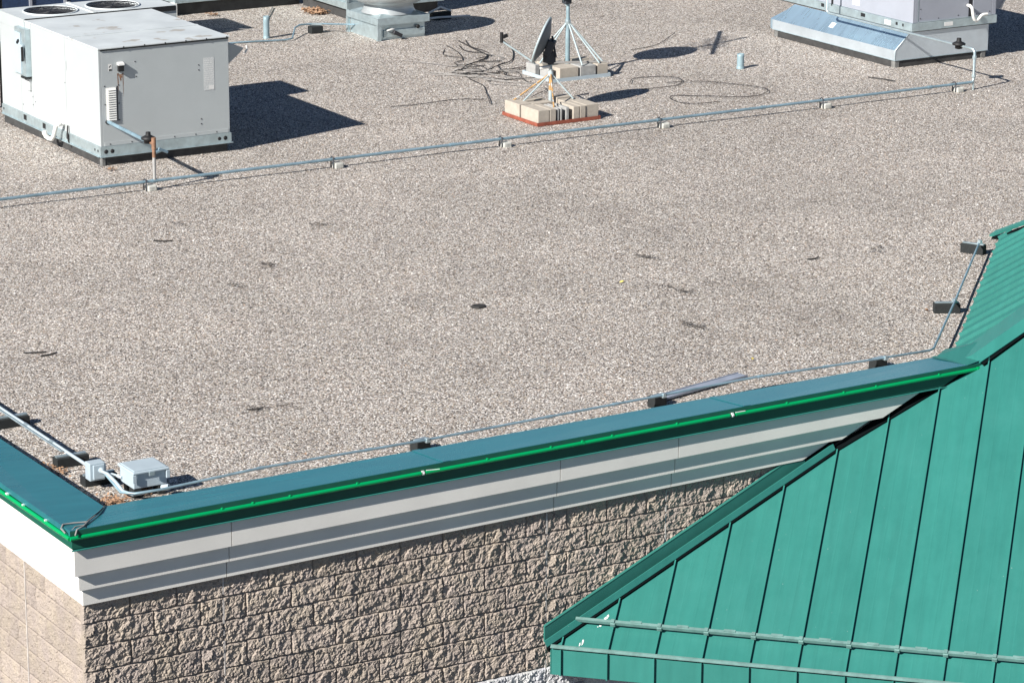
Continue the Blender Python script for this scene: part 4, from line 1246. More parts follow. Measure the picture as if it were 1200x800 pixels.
# ---- vent pipes
def vent(x, y, r, h, label):
    v = thing('vent_pipe', label, 'vent pipe', (x, y, ZR), 0, 'short vent pipes through the gravel')
    MB().lathe((x, y, ZR - 0.01), [(r, 0), (r, h * 0.82), (r * 1.0, h), (r * 0.82, h), (r * 0.82, h * 0.6)], 28).build('pipe', 'pipe_pale', v)
    MB().lathe((x, y, ZR - 0.012), [(r * 1.12, 0.0), (r * 1.1, 0.04), (r * 1.02, 0.045)], 24).build('boot', 'pipe_pale', v)
    MB().lathe((x, y, ZR - 0.01), [(r * 0.82, h * 0.6), (0.0005, h * 0.6)], 20).build('inside', 'black', v)
    return v
MT['pipe_pale'] = simple('pale blue painted pipe', (0.26, 0.36, 0.40), 0.5, 0.1, var=0.15, scale=9)
vent(15.80, 13.55, 0.050, 0.215, 'short pale blue vent pipe standing alone between the dish and the right unit')
vent(11.17, 18.88, 0.045, 0.335, 'taller pale blue vent pipe with a cable behind it, left of the exhaust fan')

# ---- conduit from pale unit to exhaust fan
def lie(x, y, h=0.0):
    return (x, y, ZR + h)
cd = rod([lie(7.72, 13.3, 1.2), lie(8.6, 14.6, 0.6)], 0.001, 'tmp', 'cable')
bpy.data.objects.remove(cd)
cd = tag(rod([lie(9.9, 18.75, 0.02), lie(10.7, 18.68, 0.02), lie(11.3, 18.52, 0.022), lie(11.42, 18.55, 0.03), lie(11.62, 18.85, 0.12), lie(11.75, 18.95, 0.135), lie(12.0, 18.95, 0.13), lie(12.47, 18.6, 0.13)], 0.012, 'conduit', 'pipe'), 'thin grey conduit running from the pale unit to the exhaust fan curb', 'conduit')
s_ = thing('conduit_support', 'small dark support block with a pale clamp, left of the exhaust fan', 'support block', (12.0, 18.95, ZR))
MB().box((11.90, 18.86, ZR - 0.01), (12.09, 18.99, ZR + 0.10), 0.006).build('block', 'rubber', s_)
MB().obox((12.0, 18.93, ZR + 0.125), (1, -0.5, 0), (0.5, 1, 0), (0, 0, 1), 0.09, 0.018, 0.016, 0.003).build('clamp', 'galv', s_)
s_ = thing('conduit_support', 'small dark support block under a bent pale bracket, right of the exhaust fan', 'support block', (14.17, 19.05, ZR))
MB().box((14.02, 19.0, ZR - 0.01), (14.34, 19.12, ZR + 0.10), 0.006).build('block', 'rubber', s_)
rod([lie(13.97, 19.05, 0.10), lie(14.18, 19.05, 0.175), lie(14.36, 19.05, 0.10)], 0.016, 'clamp', 'pvc', s_, 8)
tag(rod([lie(13.5, 18.95, 0.03), lie(14.1, 18.98, 0.035), lie(14.6, 18.9, 0.03)], 0.016, 'conduit', 'pvc'), 'short pale conduit on the gravel right of the exhaust fan', 'conduit')
tag(rod([lie(11.17, 18.96, 0.02), lie(11.5, 19.6, 0.02), lie(11.9, 20.3, 0.02), lie(12.4, 21.1, 0.02)], 0.010, 'cable', 'cable_pale'), 'straight grey cable running back from the taller vent pipe', 'cable')

# ---- dish on a ballasted tray
def angle_tray(parent, x0, x1, y0, y1, z0, mat, hgt=0.045):
    q = MB()
    t = 0.006
    q.box((x0, y0, z0), (x1, y0 + t, z0 + hgt)); q.box((x0, y1 - t, z0), (x1, y1, z0 + hgt))
    q.box((x0, y0 + t + 0.0005, z0), (x0 + t, y1 - t - 0.0005, z0 + hgt)); q.box((x1 - t, y0 + t + 0.0005, z0), (x1, y1 - t - 0.0005, z0 + hgt))
    q.box((x0 + t + 0.001, y0 + t + 0.001, z0), (x1 - t - 0.001, y1 - t - 0.001, z0 + 0.008))
    return q.build('tray', mat, parent)
D = thing('dish_mount', 'small satellite dish on a rust stained tripod mast over a red oxide ballast tray', 'satellite dish', (11.79, 12.05, ZR))
angle_tray(D, 11.31, 12.26, 11.62, 12.48, ZR + 0.002, 'orange')
mtop = Vector((11.94, 12.32, 1.24))
mx, my = 11.80, 12.07
mx, my = 11.94, 12.32
rod([(mx, my, ZR + 0.01), (mx, my, 0.95)], 0.026, 'mast', 'dish', D, 14)
rod([(mx, my, 0.95), (mx, my, 1.20)], 0.026, 'mast', 'ochre', D, 14)
rod([(mx, my, 1.19), (mx, my, 1.33)], 0.020, 'mast', 'dish', D, 12)
MB().lathe((mx, my, 1.13), [(0.034, 0), (0.037, 0.04), (0.03, 0.07)], 14).build('collar', 'dish', D)
for (fx, fy), mt_ in (((11.42, 12.40), 'ochre'), ((11.50, 12.28), 'dish'), ((11.63, 11.74), 'ochre'), ((12.16, 12.12), 'dish')):
    rod([(mx, my, 1.17), (fx, fy, ZR + 0.19)], 0.011, 'leg', mt_, D, 8)
# dish reflector seen almost edge on
nD = Vector((-0.745, 0.666, 0.0)).normalized()
nD = (nD * math.cos(R(20)) + ZV * math.sin(R(20))).normalized()
cD = Vector((11.84, 12.385, 1.60))
uD = Vector((-nD.y, nD.x, 0)).normalized()
vD = nD.cross(uD).normalized()
if vD.z < 0:
    vD = -vD
q = MB()
n_, m_ = 36, 6
A_, B_ = 0.33, 0.30
rows = []
for k in range(m_ + 1):
    rr = k / m_
    rows.append([q.bm.verts.new(cD + uD * (A_ * rr * math.cos(2 * math.pi * a / n_)) + vD * (B_ * rr * math.sin(2 * math.pi * a / n_)) - nD * (0.085 * (1 - rr * rr))) for a in range(n_)] if k else [q.bm.verts.new(cD - nD * 0.085)])
for a in range(n_):
    f = q.bm.faces.new((rows[0][0], rows[1][a], rows[1][(a + 1) % n_])); f.smooth = True
for k in range(1, m_):
    for a in range(n_):
        f = q.bm.faces.new((rows[k][a], rows[k + 1][a], rows[k + 1][(a + 1) % n_], rows[k][(a + 1) % n_])); f.smooth = True
refl = q.build('reflector', 'dish_shell', D)
sm = refl.modifiers.new('solid', 'SOLIDIFY'); sm.thickness = 0.006; sm.offset = 0
rim = [cD + uD * (A_ * math.cos(2 * math.pi * a / n_)) + vD * (B_ * math.sin(2 * math.pi * a / n_)) for a in range(n_ + 1)]
MB().tube(rim, 0.015, 8, caps=False).build('rim', 'dish', refl)
bk = cD - nD * 0.09
MB().obox(bk - nD * 0.045 - vD * 0.05, nD, uD, vD, 0.045, 0.08, 0.10, 0.006).obox(bk - nD * 0.08 - vD * 0.17, (1, 0, 0), (0, 1, 0), (0, 0, 1), 0.07, 0.05, 0.07, 0.006).build('bracket', 'dish_back', D)
rod([bk - nD * 0.02 + vD * 0.10, bk - nD * 0.16 - vD * 0.14], 0.014, 'bracket', 'dish_back', D, 8)
rod([bk - nD * 0.10 - vD * 0.2, (mx, my, 1.30)], 0.045, 'bracket', 'dish_back', D, 12)
MB().tube([(mx - 0.14, my + 0.04, 1.24), (mx - 0.02, my, 1.26)], 0.022, 10).build('bracket', 'pvc', D)
arm0 = cD - vD * (B_ + 0.02) - nD * 0.03
arm1 = Vector((11.40, 12.65, 1.585))
rod([arm0, arm1], 0.012, 'feed_arm', 'dish', D, 10)
MB().tube([arm1 - Vector((0.0, 0, 0.02)), arm1 + Vector((0.0, 0, 0.11))], 0.022, 10).obox(arm1 + Vector((0.045, -0.01, 0.06)), (1, 0, 0.3), (0, 1, 0), (-0.3, 0, 1), 0.035, 0.02, 0.02, 0.004).build('feed_horn', 'black', D)
# ballast blocks of the dish
def cblock(x0, x1, y0, y1, z0, z1, label, mat='concrete', group='ballast blocks on the dish tray'):
    return tag(MB().box((x0, y0, z0), (x1, y1, z1), 0.006).build('concrete_block', mat), label, 'concrete block', group)
zb0, zb1 = ZR + 0.0105, ZR + 0.20
cblock(11.335, 11.52, 12.10, 12.46, zb0, zb1, 'tan ballast block at the far left corner of the red dish tray')
cblock(11.335, 11.50, 11.64, 12.06, zb0, zb1, 'long tan ballast block along the near left corner of the red dish tray')
cblock(11.51, 11.60, 11.64, 12.02, zb0, zb1, 'tan ballast block on end, second along the near edge of the dish tray')
cblock(11.625, 11.655, 11.65, 11.98, zb0, zb1, 'thin grey slab, left of the pair near the middle of the dish tray', 'concrete_g')
cblock(11.675, 11.70, 11.65, 11.98, zb0, zb1, 'thin grey slab, right of the pair near the middle of the dish tray', 'concrete_g')
cblock(11.755, 11.80, 11.65, 11.98, zb0, zb1, 'narrow dusty block just left of the gap in the dish tray', 'concrete_g')
cblock(11.86, 11.95, 11.64, 11.98, zb0, zb1, 'tan block, first right of the gap in the dish tray')
cblock(11.96, 12.045, 11.64, 11.98, zb0, zb1, 'tan block, second right of the gap in the dish tray')
cblock(12.055, 12.245, 11.65, 12.00, zb0, zb1, 'broad tan block at the near right corner of the red dish tray')
cblock(11.56, 11.86, 12.14, 12.27, zb0, zb1 - 0.02, 'flat block lying at the foot of the dish mast, left side')
cblock(12.0, 12.24, 12.05, 12.24, zb0, zb1 - 0.02, 'flat block lying behind the near right corner of the dish tray')
cblock(11.56, 11.86, 12.33, 12.46, zb0, zb1 - 0.01, 'flat block along the far edge of the red dish tray, left of the mast')
cblock(12.02, 12.24, 12.29, 12.46, zb0, zb1 - 0.01, 'flat block at the far right corner of the red dish tray')

# ---- guyed mast with antennas
AM = thing('antenna_mast', 'guyed pale blue antenna mast standing on a tray of grey blocks behind the dish', 'antenna', (13.59, 14.8, ZR))
ax_, ay_ = 13.59, 14.80
ax_, ay_ = 13.52, 14.42
angle_tray(AM, 12.98, 13.92, 13.95, 14.72, ZR + 0.002, 'elec', 0.05)
rod([(ax_, ay_, ZR + 0.01), (ax_, ay_, 1.42)], 0.032, 'mast', 'pipe_pale', AM, 14)
rod([(ax_, ay_, 1.40), (ax_, ay_, 3.08)], 0.026, 'mast', 'pipe_pale', AM, 12)
MB().lathe((ax_, ay_, 1.34), [(0.036, 0), (0.042, 0.03), (0.036, 0.07)], 14).build('collar', 'galv', AM)
for fx, fy, zz in ((13.06, 14.40, 0.85), (13.10, 14.62, 0.85), (13.86, 14.62, 0.80), (13.78, 14.02, 0.85), (13.48, 13.98, 0.85), (13.86, 14.05, 0.85)):
    rod([(ax_, ay_, 1.39), (fx, fy, zz)], 0.0115, 'strut', 'dish', AM, 8)
MB().obox((ax_ - 0.02, ay_, 1.72), (1, 0, 0), (0, 1, 0), (0, 0, 1), 0.05, 0.05, 0.09, 0.006).build('clamp', 'dish_back', AM)
rod([(ax_ - 0.02, ay_, 1.60), (ax_ - 0.13, ay_ + 0.03, 1.80)], 0.018, 'bracket', 'dish', AM, 8)
rod([(ax_ + 0.0, ay_, 1.66), (ax_ - 0.10, ay_ - 0.01, 1.72), (ax_ + 0.02, ay_ - 0.03, 1.80)], 0.014, 'bracket', 'pvc', AM, 8)
# upper dish, above the picture but throwing the long oval shadow
c2 = Vector((13.46, 14.46, 2.02))
q = MB()
n2 = Vector((-0.80, -0.45, 0.40)).normalized(); u2 = Vector((-n2.y, n2.x, 0)).normalized(); v2 = n2.cross(u2)
q.lathe(c2, [(0.0005, -0.06), (0.15, -0.045), (0.26, -0.015), (0.32, 0.02), (0.322, 0.026), (0.26, -0.008), (0.15, -0.038), (0.0006, -0.053)], 36, n2)
q.build('reflector', 'dish', AM)
# yagi on top
bd = Vector((0.62, 0.785, 0)).normalized(); ed = Vector((0.785, -0.62, 0)).normalized()
zy = 2.62
c3 = Vector((13.62, 14.50, zy))
MB().obox(c3, bd, ed, ZV, 0.92, 0.022, 0.022, 0.005).build('antenna_boom', 'dish', AM)
for k in range(8):
    p = c3 + bd * (-0.45 + 0.12 * k) - ed * 0.02
    ln = 0.62 - 0.04 * k
    rod([p - ZV * 0.16, p + ZV * 0.16], 0.009, 'antenna_element', 'galv', AM, 6)
    rod([p - Vector((1, 0, 0)) * (0.55 if 2 < k < 6 else 0.3), p + Vector((1, 0, 0)) * (0.25 if k != 5 else 0.6)], 0.010, 'antenna_element', 'galv', AM, 6)
gm = 'blocks on the antenna tray'
zc0 = ZR + 0.0105
cblock(13.0, 13.07, 14.06, 14.30, zc0, zc0 + 0.16, 'grey block on end at the left edge of the antenna tray, nearer one', 'concrete_g', gm)
cblock(13.0, 13.07, 14.42, 14.66, zc0, zc0 + 0.16, 'grey block on end at the left edge of the antenna tray, farther one', 'concrete_g', gm)
cblock(13.12, 13.42, 13.98, 14.24, zc0, zc0 + 0.17, 'broad grey block at the near left corner of the antenna tray', 'concrete', gm)
cblock(13.45, 13.70, 13.98, 14.24, zc0, zc0 + 0.17, 'broad grey block in the middle of the near edge of the antenna tray', 'concrete_g', gm)
cblock(13.73, 13.90, 13.99, 14.33, zc0, zc0 + 0.17, 'grey block at the near right corner of the antenna tray', 'concrete', gm)
cblock(13.14, 13.46, 14.46, 14.68, zc0, zc0 + 0.17, 'broad grey block at the far left corner of the antenna tray', 'concrete', gm)
cblock(13.62, 13.90, 14.46, 14.68, zc0, zc0 + 0.17, 'broad grey block at the far right corner of the antenna tray', 'concrete', gm)
tag(MB().obox((13.50, 14.22, ZR + 0.195), (1, -0.45, 0), (0.45, 1, 0), (0, 0, 1), 0.45, 0.02, 0.012, 0.002).build('metal_strap', 'cable_pale'), 'thin flat strap lying across the blocks of the antenna tray', 'strap')

# ---- cables lying on the gravel
def cable(pts, r, mat, label, grp='loose cables on the gravel'):
    # smooth curve through the points
    P_ = [Vector((x, y, ZR + 0.014)) for x, y in pts]
    out = []
    for i in range(len(P_) - 1):
        a = P_[max(0, i - 1)]; b_ = P_[i]; c_ = P_[i + 1]; d = P_[min(len(P_) - 1, i + 2)]
        for k in range(6):
            t = k / 6
            out.append(0.5 * ((2 * b_) + (c_ - a) * t + (2 * a - 5 * b_ + 4 * c_ - d) * t * t + (3 * b_ - a - 3 * c_ + d) * t ** 3))
    out.append(P_[-1])
    for i, p in enumerate(out):
        p.z = ZR + 0.012 + 0.012 * (0.5 + 0.5 * math.sin(i * 0.45 + len(pts)))
    return tag(rod(out, r * 0.55, 'cable', mat, None, 6), label, 'cable', grp)
cable([(12.9, 16.73), (12.7, 16.35), (12.85, 16.0)], 0.009, 'cable', 'short hooked black cable at the left end of the tangle')
cable([(13.45, 17.25), (13.30, 16.6), (13.18, 16.0), (12.60, 15.56), (12.35, 15.3)], 0.014, 'cable', 'thick black cable running down into the tangle left of the dish')
cable([(13.57, 17.27), (13.35, 16.75), (13.35, 16.3), (13.22, 16.0), (12.95, 15.9)], 0.010, 'cable', 'kinked black cable in the middle of the tangle')
cable([(13.98, 16.88), (13.72, 16.2), (13.30, 15.55), (12.95, 15.32), (12.60, 15.12), (12.28, 15.05), (12.20, 14.9)], 0.013, 'cable', 'long black cable curving from below the dish feed into the tangle')
cable([(10.3, 13.6), (10.79, 13.53), (11.32, 13.55), (11.60, 13.42)], 0.010, 'cable', 'thin black cable lying left of the dish tray')
cable([(12.20, 14.95), (12.1, 14.6), (12.05, 14.2), (11.75, 13.6), (11.5, 13.1)], 0.010, 'cable', 'black cable running from the tangle down to the dish tray')
cable([(12.72, 13.75), (12.60, 13.5), (12.25, 13.25), (12.0, 13.0)], 0.009, 'cable', 'short curled black cable behind the dish tray')
cable([(12.15, 15.3), (12.5, 14.9), (12.7, 14.5), (12.9, 14.25), (13.0, 14.1)], 0.010, 'cable_pale', 'faded cable lying between the tangle and the antenna tray')
cable([(12.0, 15.2), (12.3, 14.75), (12.45, 14.4), (12.7, 14.0), (13.0, 13.7)], 0.010, 'cable_pale', 'faded cable nearest the dish in the pale bundle')
cable([(12.3, 15.4), (12.7, 15.05), (13.0, 14.85), (13.1, 14.75)], 0.009, 'cable_pale', 'faded cable reaching the far corner of the antenna tray')
cable([(11.9, 15.4), (12.1, 15.1), (12.35, 14.85), (12.3, 14.5), (12.5, 14.2)], 0.010, 'cable_pale', 'faded looping cable left of the pale bundle')
cable([(13.85, 13.36), (14.1, 13.62), (14.47, 13.55), (14.6, 13.25), (14.35, 12.95), (14.0, 12.88), (13.77, 12.95)], 0.009, 'cable', 'black cable loop just behind the round dish shadow')
cable([(14.30, 13.15), (14.75, 12.95), (15.1, 12.55), (15.2, 12.1), (14.95, 11.85), (14.55, 11.85), (14.2, 12.15), (13.95, 12.35), (13.75, 12.25), (13.72, 11.95), (13.9, 11.72), (14.2, 11.75)], 0.009, 'cable', 'wide black cable loop between the dish shadow and the gas pipe')
cable([(10.4, 20.0), (10.9, 19.8), (11.3, 19.5), (11.6, 19.3)], 0.007, 'cable_pale', 'thin faded cable behind the taller vent pipe')
cable([(12.7, 20.6), (13.3, 20.75), (13.5, 20.4), (13.45, 19.7)], 0.009, 'cable', 'black cable lying past the brown leaves behind the exhaust fan')
cable([(13.1, 17.0), (12.95, 16.4), (12.75, 15.95), (12.5, 15.75), (12.55, 15.5), (12.8, 15.4)], 0.010, 'cable', 'looping black cable at the top left of the tangle')
cable([(12.1, 15.05), (12.45, 15.0), (12.6, 15.2), (12.4, 15.35), (12.15, 15.2), (12.25, 14.95), (12.7, 14.85)], 0.011, 'cable', 'small coiled black cable in the heart of the tangle')
cable([(13.25, 16.9), (13.12, 16.5), (13.28, 16.2), (13.05, 15.85), (12.9, 15.75), (13.15, 15.6)], 0.012, 'cable', 'knotted black cable at the top of the tangle')
cable([(12.95, 14.95), (12.7, 14.75), (12.75, 14.45), (12.95, 14.35)], 0.009, 'cable', 'short curved black cable at the left side of the antenna tray')
cable([(12.5, 14.4), (12.75, 14.35), (12.7, 14.1), (13.0, 13.85)], 0.009, 'cable', 'black cable ending near the front of the antenna tray')
cable([(11.8, 15.25), (12.15, 14.9), (12.35, 14.55), (12.2, 14.3), (12.5, 13.95), (12.75, 13.6)], 0.009, 'cable_pale', 'faded wavy cable nearest the dish in front of the pale bundle')
cable([(15.2, 15.4), (15.8, 15.6), (16.5, 16.2)], 0.008, 'cable', 'thin black cable lying beside the long antenna shadow')

rw = random.Random(17)
for k in range(9):
    x_, y_ = 12.35 + rw.uniform(-0.25, 0.5), 14.9 + rw.uniform(-0.4, 0.7)
    a_ = rw.uniform(-0.9, 1.4)
    pts_ = [(x_, y_)]
    for _ in range(rw.randint(4, 7)):
        a_ += rw.gauss(0, 0.55)
        x_ += 0.17 * math.cos(a_); y_ += 0.19 * math.sin(a_)
        pts_.append((x_, y_))
    cable(pts_, 0.0085, 'cable' if k % 3 else 'cable_pale', 'thin tangled wire in the loose bundle left of the two ballasted trays', 'thin wires in the tangle')
# ---- low conduit along the parapet with strut feet
cz = ZR + 0.13
cpt = [(0.70, 1.20, cz + 0.05), (0.72, 1.10, cz + 0.0), (0.74, 0.90, cz - 0.075), (0.80, 0.76, cz - 0.055), (1.0, 0.72, cz - 0.045), (1.9, 0.69, cz), (3.45, 0.66, cz), (5.8, 0.733, cz), (6.94, 0.78, cz), (8.16, 0.70, cz), (8.86, 0.675, cz), (8.94, 0.71, cz), (10.14, 1.892, cz), (11.89, 3.645, cz)]
pc = thing('parapet_conduit', 'thin blue grey conduit following the green parapet, then turning along the green roof', 'conduit', (4.5, 0.82, ZR))
rod(cpt, 0.0112, 'conduit', 'pipe', pc, 10)
for x in (1.9, 2.9, 4.7, 5.4, 7.0, 7.7):
    i_ = max(k for k in range(4, 10) if cpt[k][0] <= x)
    yy = cpt[i_][1] + (cpt[i_ + 1][1] - cpt[i_][1]) * (x - cpt[i_][0]) / (cpt[i_ + 1][0] - cpt[i_][0])
    zz = cpt[i_][2] + (cpt[i_ + 1][2] - cpt[i_][2]) * (x - cpt[i_][0]) / (cpt[i_ + 1][0] - cpt[i_][0])
    rod([(x - 0.03, yy, zz), (x + 0.03, yy, zz)], 0.0145, 'coupling', 'pipe', pc, 10)
feet = [(3.46, 0.78, 10, 'strut foot half hidden behind the parapet, left of the middle'), (5.92, 0.84, 10, 'strut foot under the left end of the loose steel channel'),
        (8.36, 0.80, 8, 'strut foot behind the parapet, left of where the conduit turns'), (10.16, 2.03, -28, 'dark strut foot on open gravel halfway along the green roof edge'),
        (11.93, 3.78, -62, 'dark strut foot at the far end of the conduit by the green roof corner')]
for x, y, rz, L in feet:
    f_ = thing('strut_foot', L, 'pipe support', (x, y, ZR), R(rz), 'dark strut feet under the parapet conduit')
    ln = 0.13 if y > 1.5 else 0.075
    m4 = Matrix.Translation((x, y, ZR)) @ Matrix.Rotation(R(rz), 4, 'Z')
    q = MB().box((-ln, -0.05, -0.005), (ln, 0.05, 0.098), 0.006); bmesh.ops.transform(q.bm, matrix=m4, verts=q.bm.verts)
    q.build('block', 'rubber', f_)
    q = MB().box((-ln + 0.01, -0.018, 0.0985), (ln - 0.01, 0.018, 0.108)); bmesh.ops.transform(q.bm, matrix=m4, verts=q.bm.verts)
    q.build('strut', 'galv', f_)
    if x > 9:
        d_ = ((x - 8.94) + (y - 0.71)) * 0.5
        px_, py_ = 8.94 + d_, 0.71 + d_ * 0.994
    else:
        i_ = max(k for k in range(4, 10) if cpt[k][0] <= x)
        px_, py_ = x, cpt[i_][1] + (cpt[i_ + 1][1] - cpt[i_][1]) * (x - cpt[i_][0]) / (cpt[i_ + 1][0] - cpt[i_][0])
    q = MB().obox((px_, py_, ZR + 0.115), (1, 0, 0), (0, 1, 0), (0, 0, 1), 0.022, 0.022, 0.008, 0.002).obox((px_, py_, cz + 0.0), (1, 0, 0), (0, 1, 0), (0, 0, 1), 0.016, 0.02, 0.017, 0.003)
    q.build('clamp', 'galv', f_)
# run of conduit along the left parapet
lc = thing('parapet_conduit', 'pair of pale conduits running back along the left parapet', 'conduit', (0.70, 2.6, ZR))
zc_ = ZR + 0.13
rod([(0.70, 1.33, zc_), (0.70, 3.3, zc_), (0.72, 6.5, zc_)], 0.0145, 'conduit', 'elec', lc, 12)
rod([(0.655, 1.9, zc_ + 0.012), (0.66, 6.5, zc_ + 0.012)], 0.009, 'conduit', 'galv', lc, 10)
for yy in (2.2, 2.75, 3.6):
    rod([(0.70, yy - 0.04, zc_), (0.70, yy + 0.04, zc_)], 0.018, 'coupling', 'galv', lc, 12)
for y, L in ((3.19, 'dark foot under the left parapet conduits, nearest the left picture edge'), (1.92, 'dark foot under the left parapet conduits, just behind the small junction box'), (1.35, 'dark foot directly below the small junction box')):
    f_ = thing('strut_foot', L, 'pipe support', (0.76, y, ZR), 0, 'dark feet under the left parapet conduit')
    MB().box((0.60, y - 0.055, ZR - 0.005), (0.89, y + 0.055, ZR + 0.085), 0.006).build('block', 'rubber', f_)
    MB().box((0.61, y - 0.02, ZR + 0.0855), (0.88, y + 0.02, ZR + 0.098)).build('strut', 'galv', f_)
# small junction box
jb = thing('junction_box', 'small light grey junction box with a round hub at the inner parapet corner', 'electrical box', (0.68, 1.24, ZR))
MB().box((0.60, 1.19, ZR + 0.085), (0.735, 1.29, ZR + 0.235), 0.006).build('box', 'elec', jb)
MB().box((0.625, 1.172, ZR + 0.10), (0.725, 1.1895, ZR + 0.222), 0.005).build('cover', 'elec', jb)
MB().lathe((0.692, 1.172, ZR + 0.175), [(0.0005, 0.03), (0.022, 0.028), (0.024, 0)], 14, (0, -1, 0)).build('hub', 'elec', jb)
MB().box((0.7355, 1.21, ZR + 0.10), (0.752, 1.27, ZR + 0.21), 0.003).build('hub', 'elec', jb)
# bigger enclosure with sloped lid
eb = thing('enclosure', 'larger light grey electrical enclosure with a latched lid near the inner parapet corner', 'electrical box', (0.98, 0.97, ZR))
ex0, ex1, ey0, ey1 = 0.815, 1.125, 0.82, 1.10
ez0, ez1 = ZR + 0.085, ZR + 0.215
MB().box((ex0 + 0.008, ey0 + 0.008, ez0), (ex1 - 0.008, ey1 - 0.008, ez1 - 0.004), 0.006).build('box', 'elec', eb)
ld = MB()
ld.box((ex0 - 0.008, ey0 - 0.02, ez1 - 0.003), (ex1 + 0.008, ey1 + 0.01, ez1 + 0.020), 0.009)
ld.box((ex0 + 0.01, ey0 + 0.0, ez1 + 0.0195), (ex1 - 0.01, ey1 - 0.01, ez1 + 0.027), 0.004)
lid = ld.build('lid', 'elec', eb)
MB().box((ex0 - 0.010, ey0 - 0.022, ez1 - 0.07), (ex0 + 0.022, ey0 - 0.004, ez1 - 0.004), 0.003).build('lid_hinge', 'elec', lid)
MB().box((ex1 - 0.022, ey0 - 0.022, ez1 - 0.07), (ex1 + 0.010, ey0 - 0.004, ez1 - 0.004), 0.003).build('lid_hinge', 'elec', lid)
MB().box((0.945, ey0 - 0.034, ez1 - 0.025), (0.995, ey0 - 0.0205, ez1 + 0.012), 0.003).build('latch', 'galv', lid)
MB().obox((0.86, 0.88, ZR + 0.04), (1, 0, 0), (0, 1, 0), (0, 0, 1), 0.035, 0.05, 0.044, 0.004).obox((1.07, 0.88, ZR + 0.04), (1, 0, 0), (0, 1, 0), (0, 0, 1), 0.03, 0.05, 0.044, 0.004).obox((0.97, 1.06, ZR + 0.04), (1, 0, 0), (0, 1, 0), (0, 0, 1), 0.12, 0.03, 0.044, 0.004).build('leg', 'rubber', eb)
MB().tube([(0.752, 1.23, ZR + 0.13), (0.822, 1.05, ZR + 0.125)], 0.014, 10).build('conduit', 'elec', eb)
MB().tube([(1.06, 0.80, ZR + 0.07), (1.10, 0.75, ZR + 0.085)], 0.026, 10).build('conduit', 'elec', eb)
# flexible whip from the junction box down to the parapet conduit
rod([(0.69, 1.15, ZR + 0.17), (0.71, 1.08, ZR + 0.165), (0.735, 0.99, ZR + 0.12), (0.76, 0.90, ZR + 0.06), (0.80, 0.80, ZR + 0.055), (0.90, 0.745, ZR + 0.075)], 0.0135, 'conduit', 'elec', jb, 10)
# wires crossing the parapet corner to the tube
wr = thing('tube_wires', 'grey wires crossing the mitred parapet corner to feed the green tube', 'wire', (0.1, 0.0, 0.86))
rod([(0.33, 0.30, 0.838), (0.20, 0.13, 0.853), (0.05, -0.03, 0.868), (-0.03, -0.12, 0.868), (-0.10, -0.155, 0.862), (-0.13, -0.19, 0.83)], 0.0068, 'wire', 'cable_pale', wr, 6)
rod([(0.37, 0.36, 0.83), (0.22, 0.15, 0.862), (0.06, 0.0, 0.864), (0.0, -0.07, 0.862), (-0.02, -0.15, 0.862)], 0.0045, 'wire', 'black', wr, 6)
rod([(0.06, -0.03, 0.862), (-0.06, 0.0, 0.864), (-0.15, 0.0, 0.866), (-0.19, -0.06, 0.858), (-0.185, -0.13, 0.84)], 0.0068, 'wire', 'cable_pale', wr, 6)
rod([(0.02, -0.08, 0.862), (-0.08, -0.08, 0.862), (-0.15, -0.15, 0.855)], 0.004, 'wire', 'cable_pale', wr, 6)
# loose steel channel
ch = MB()
cdir = Vector((1.10, 0.235, 0)).normalized(); cp = Vector((-cdir.y, cdir.x, 0))
cc = Vector((6.56, 1.08, ZR + 0.022))
ch.obox(cc, cdir, cp, ZV, 0.56, 0.062, 0.004)
ch.obox(cc + cp * 0.060 + ZV * 0.009, cdir, cp, ZV, 0.56, 0.002, 0.0045)
ch.obox(cc - cp * 0.060 + ZV * 0.009, cdir, cp, ZV, 0.56, 0.002, 0.0045)
tag(ch.build('steel_channel', 'channel'), 'loose blue grey steel channel lying on the gravel beside the parapet', 'metal channel')

# ---- leaves, stains and scraps
def leaf(q, x, y, z, s, rs):
    a = rs.uniform(0, 6.28)
    u = Vector((math.cos(a), math.sin(a), rs.uniform(-0.3, 0.3))); v = Vector((-math.sin(a), math.cos(a), rs.uniform(-0.5, 0.5)))
    c = Vector((x, y, z))
    k = rs.uniform(0.3, 0.6)
    pts = [c - u * s, c - u * s * 0.3 + v * s * k, c + u * s * 0.4 + v * s * k * 0.9, c + u * s, c + u * s * 0.4 - v * s * k, c - u * s * 0.4 - v * s * k * 0.8]
    for p in pts[1:3] + pts[4:]:
        p.z += s * rs.uniform(0.05, 0.5)
    for p in pts:
        p.z = max(p.z, ZR + 0.008)
    q.poly(pts, [(0, 1, 5), (1, 2, 4, 5), (2, 3, 4)])
def pile(poly, n, s, seed, label, hmax=0.03):
    rs = random.Random(seed)
    q = MB()
    for _ in range(n):
        w_ = [rs.random() ** 1.0 for _ in poly]
        t = sum(w_)
        x = sum(a * p[0] for a, p in zip(w_, poly)) / t + rs.gauss(0, 0.03)
        y = sum(a * p[1] for a, p in zip(w_, poly)) / t + rs.gauss(0, 0.03)
        leaf(q, x, y, ZR + rs.uniform(0.012, hmax), s * rs.uniform(0.6, 1.3), rs)
    o = q.build('dead_leaves', 'leaf', None, 'stuff', recalc=False)
    return tag(o, label, 'leaves')
pile([(0.52, 0.62), (0.62, 1.05), (0.80, 0.72), (0.50, 0.50)], 240, 0.022, 3, 'heap of brown dead leaves in the inner parapet corner', 0.07)
pile([(0.50, 2.1), (0.66, 1.75), (0.60, 1.55)], 46, 0.02, 5, 'brown leaves scattered beside the left parapet foot')
pile([(12.58, 20.67), (12.92, 20.83), (13.04, 20.22), (12.60, 20.05)], 420, 0.034, 8, 'patch of brown leaves left behind the exhaust fan', 0.05)
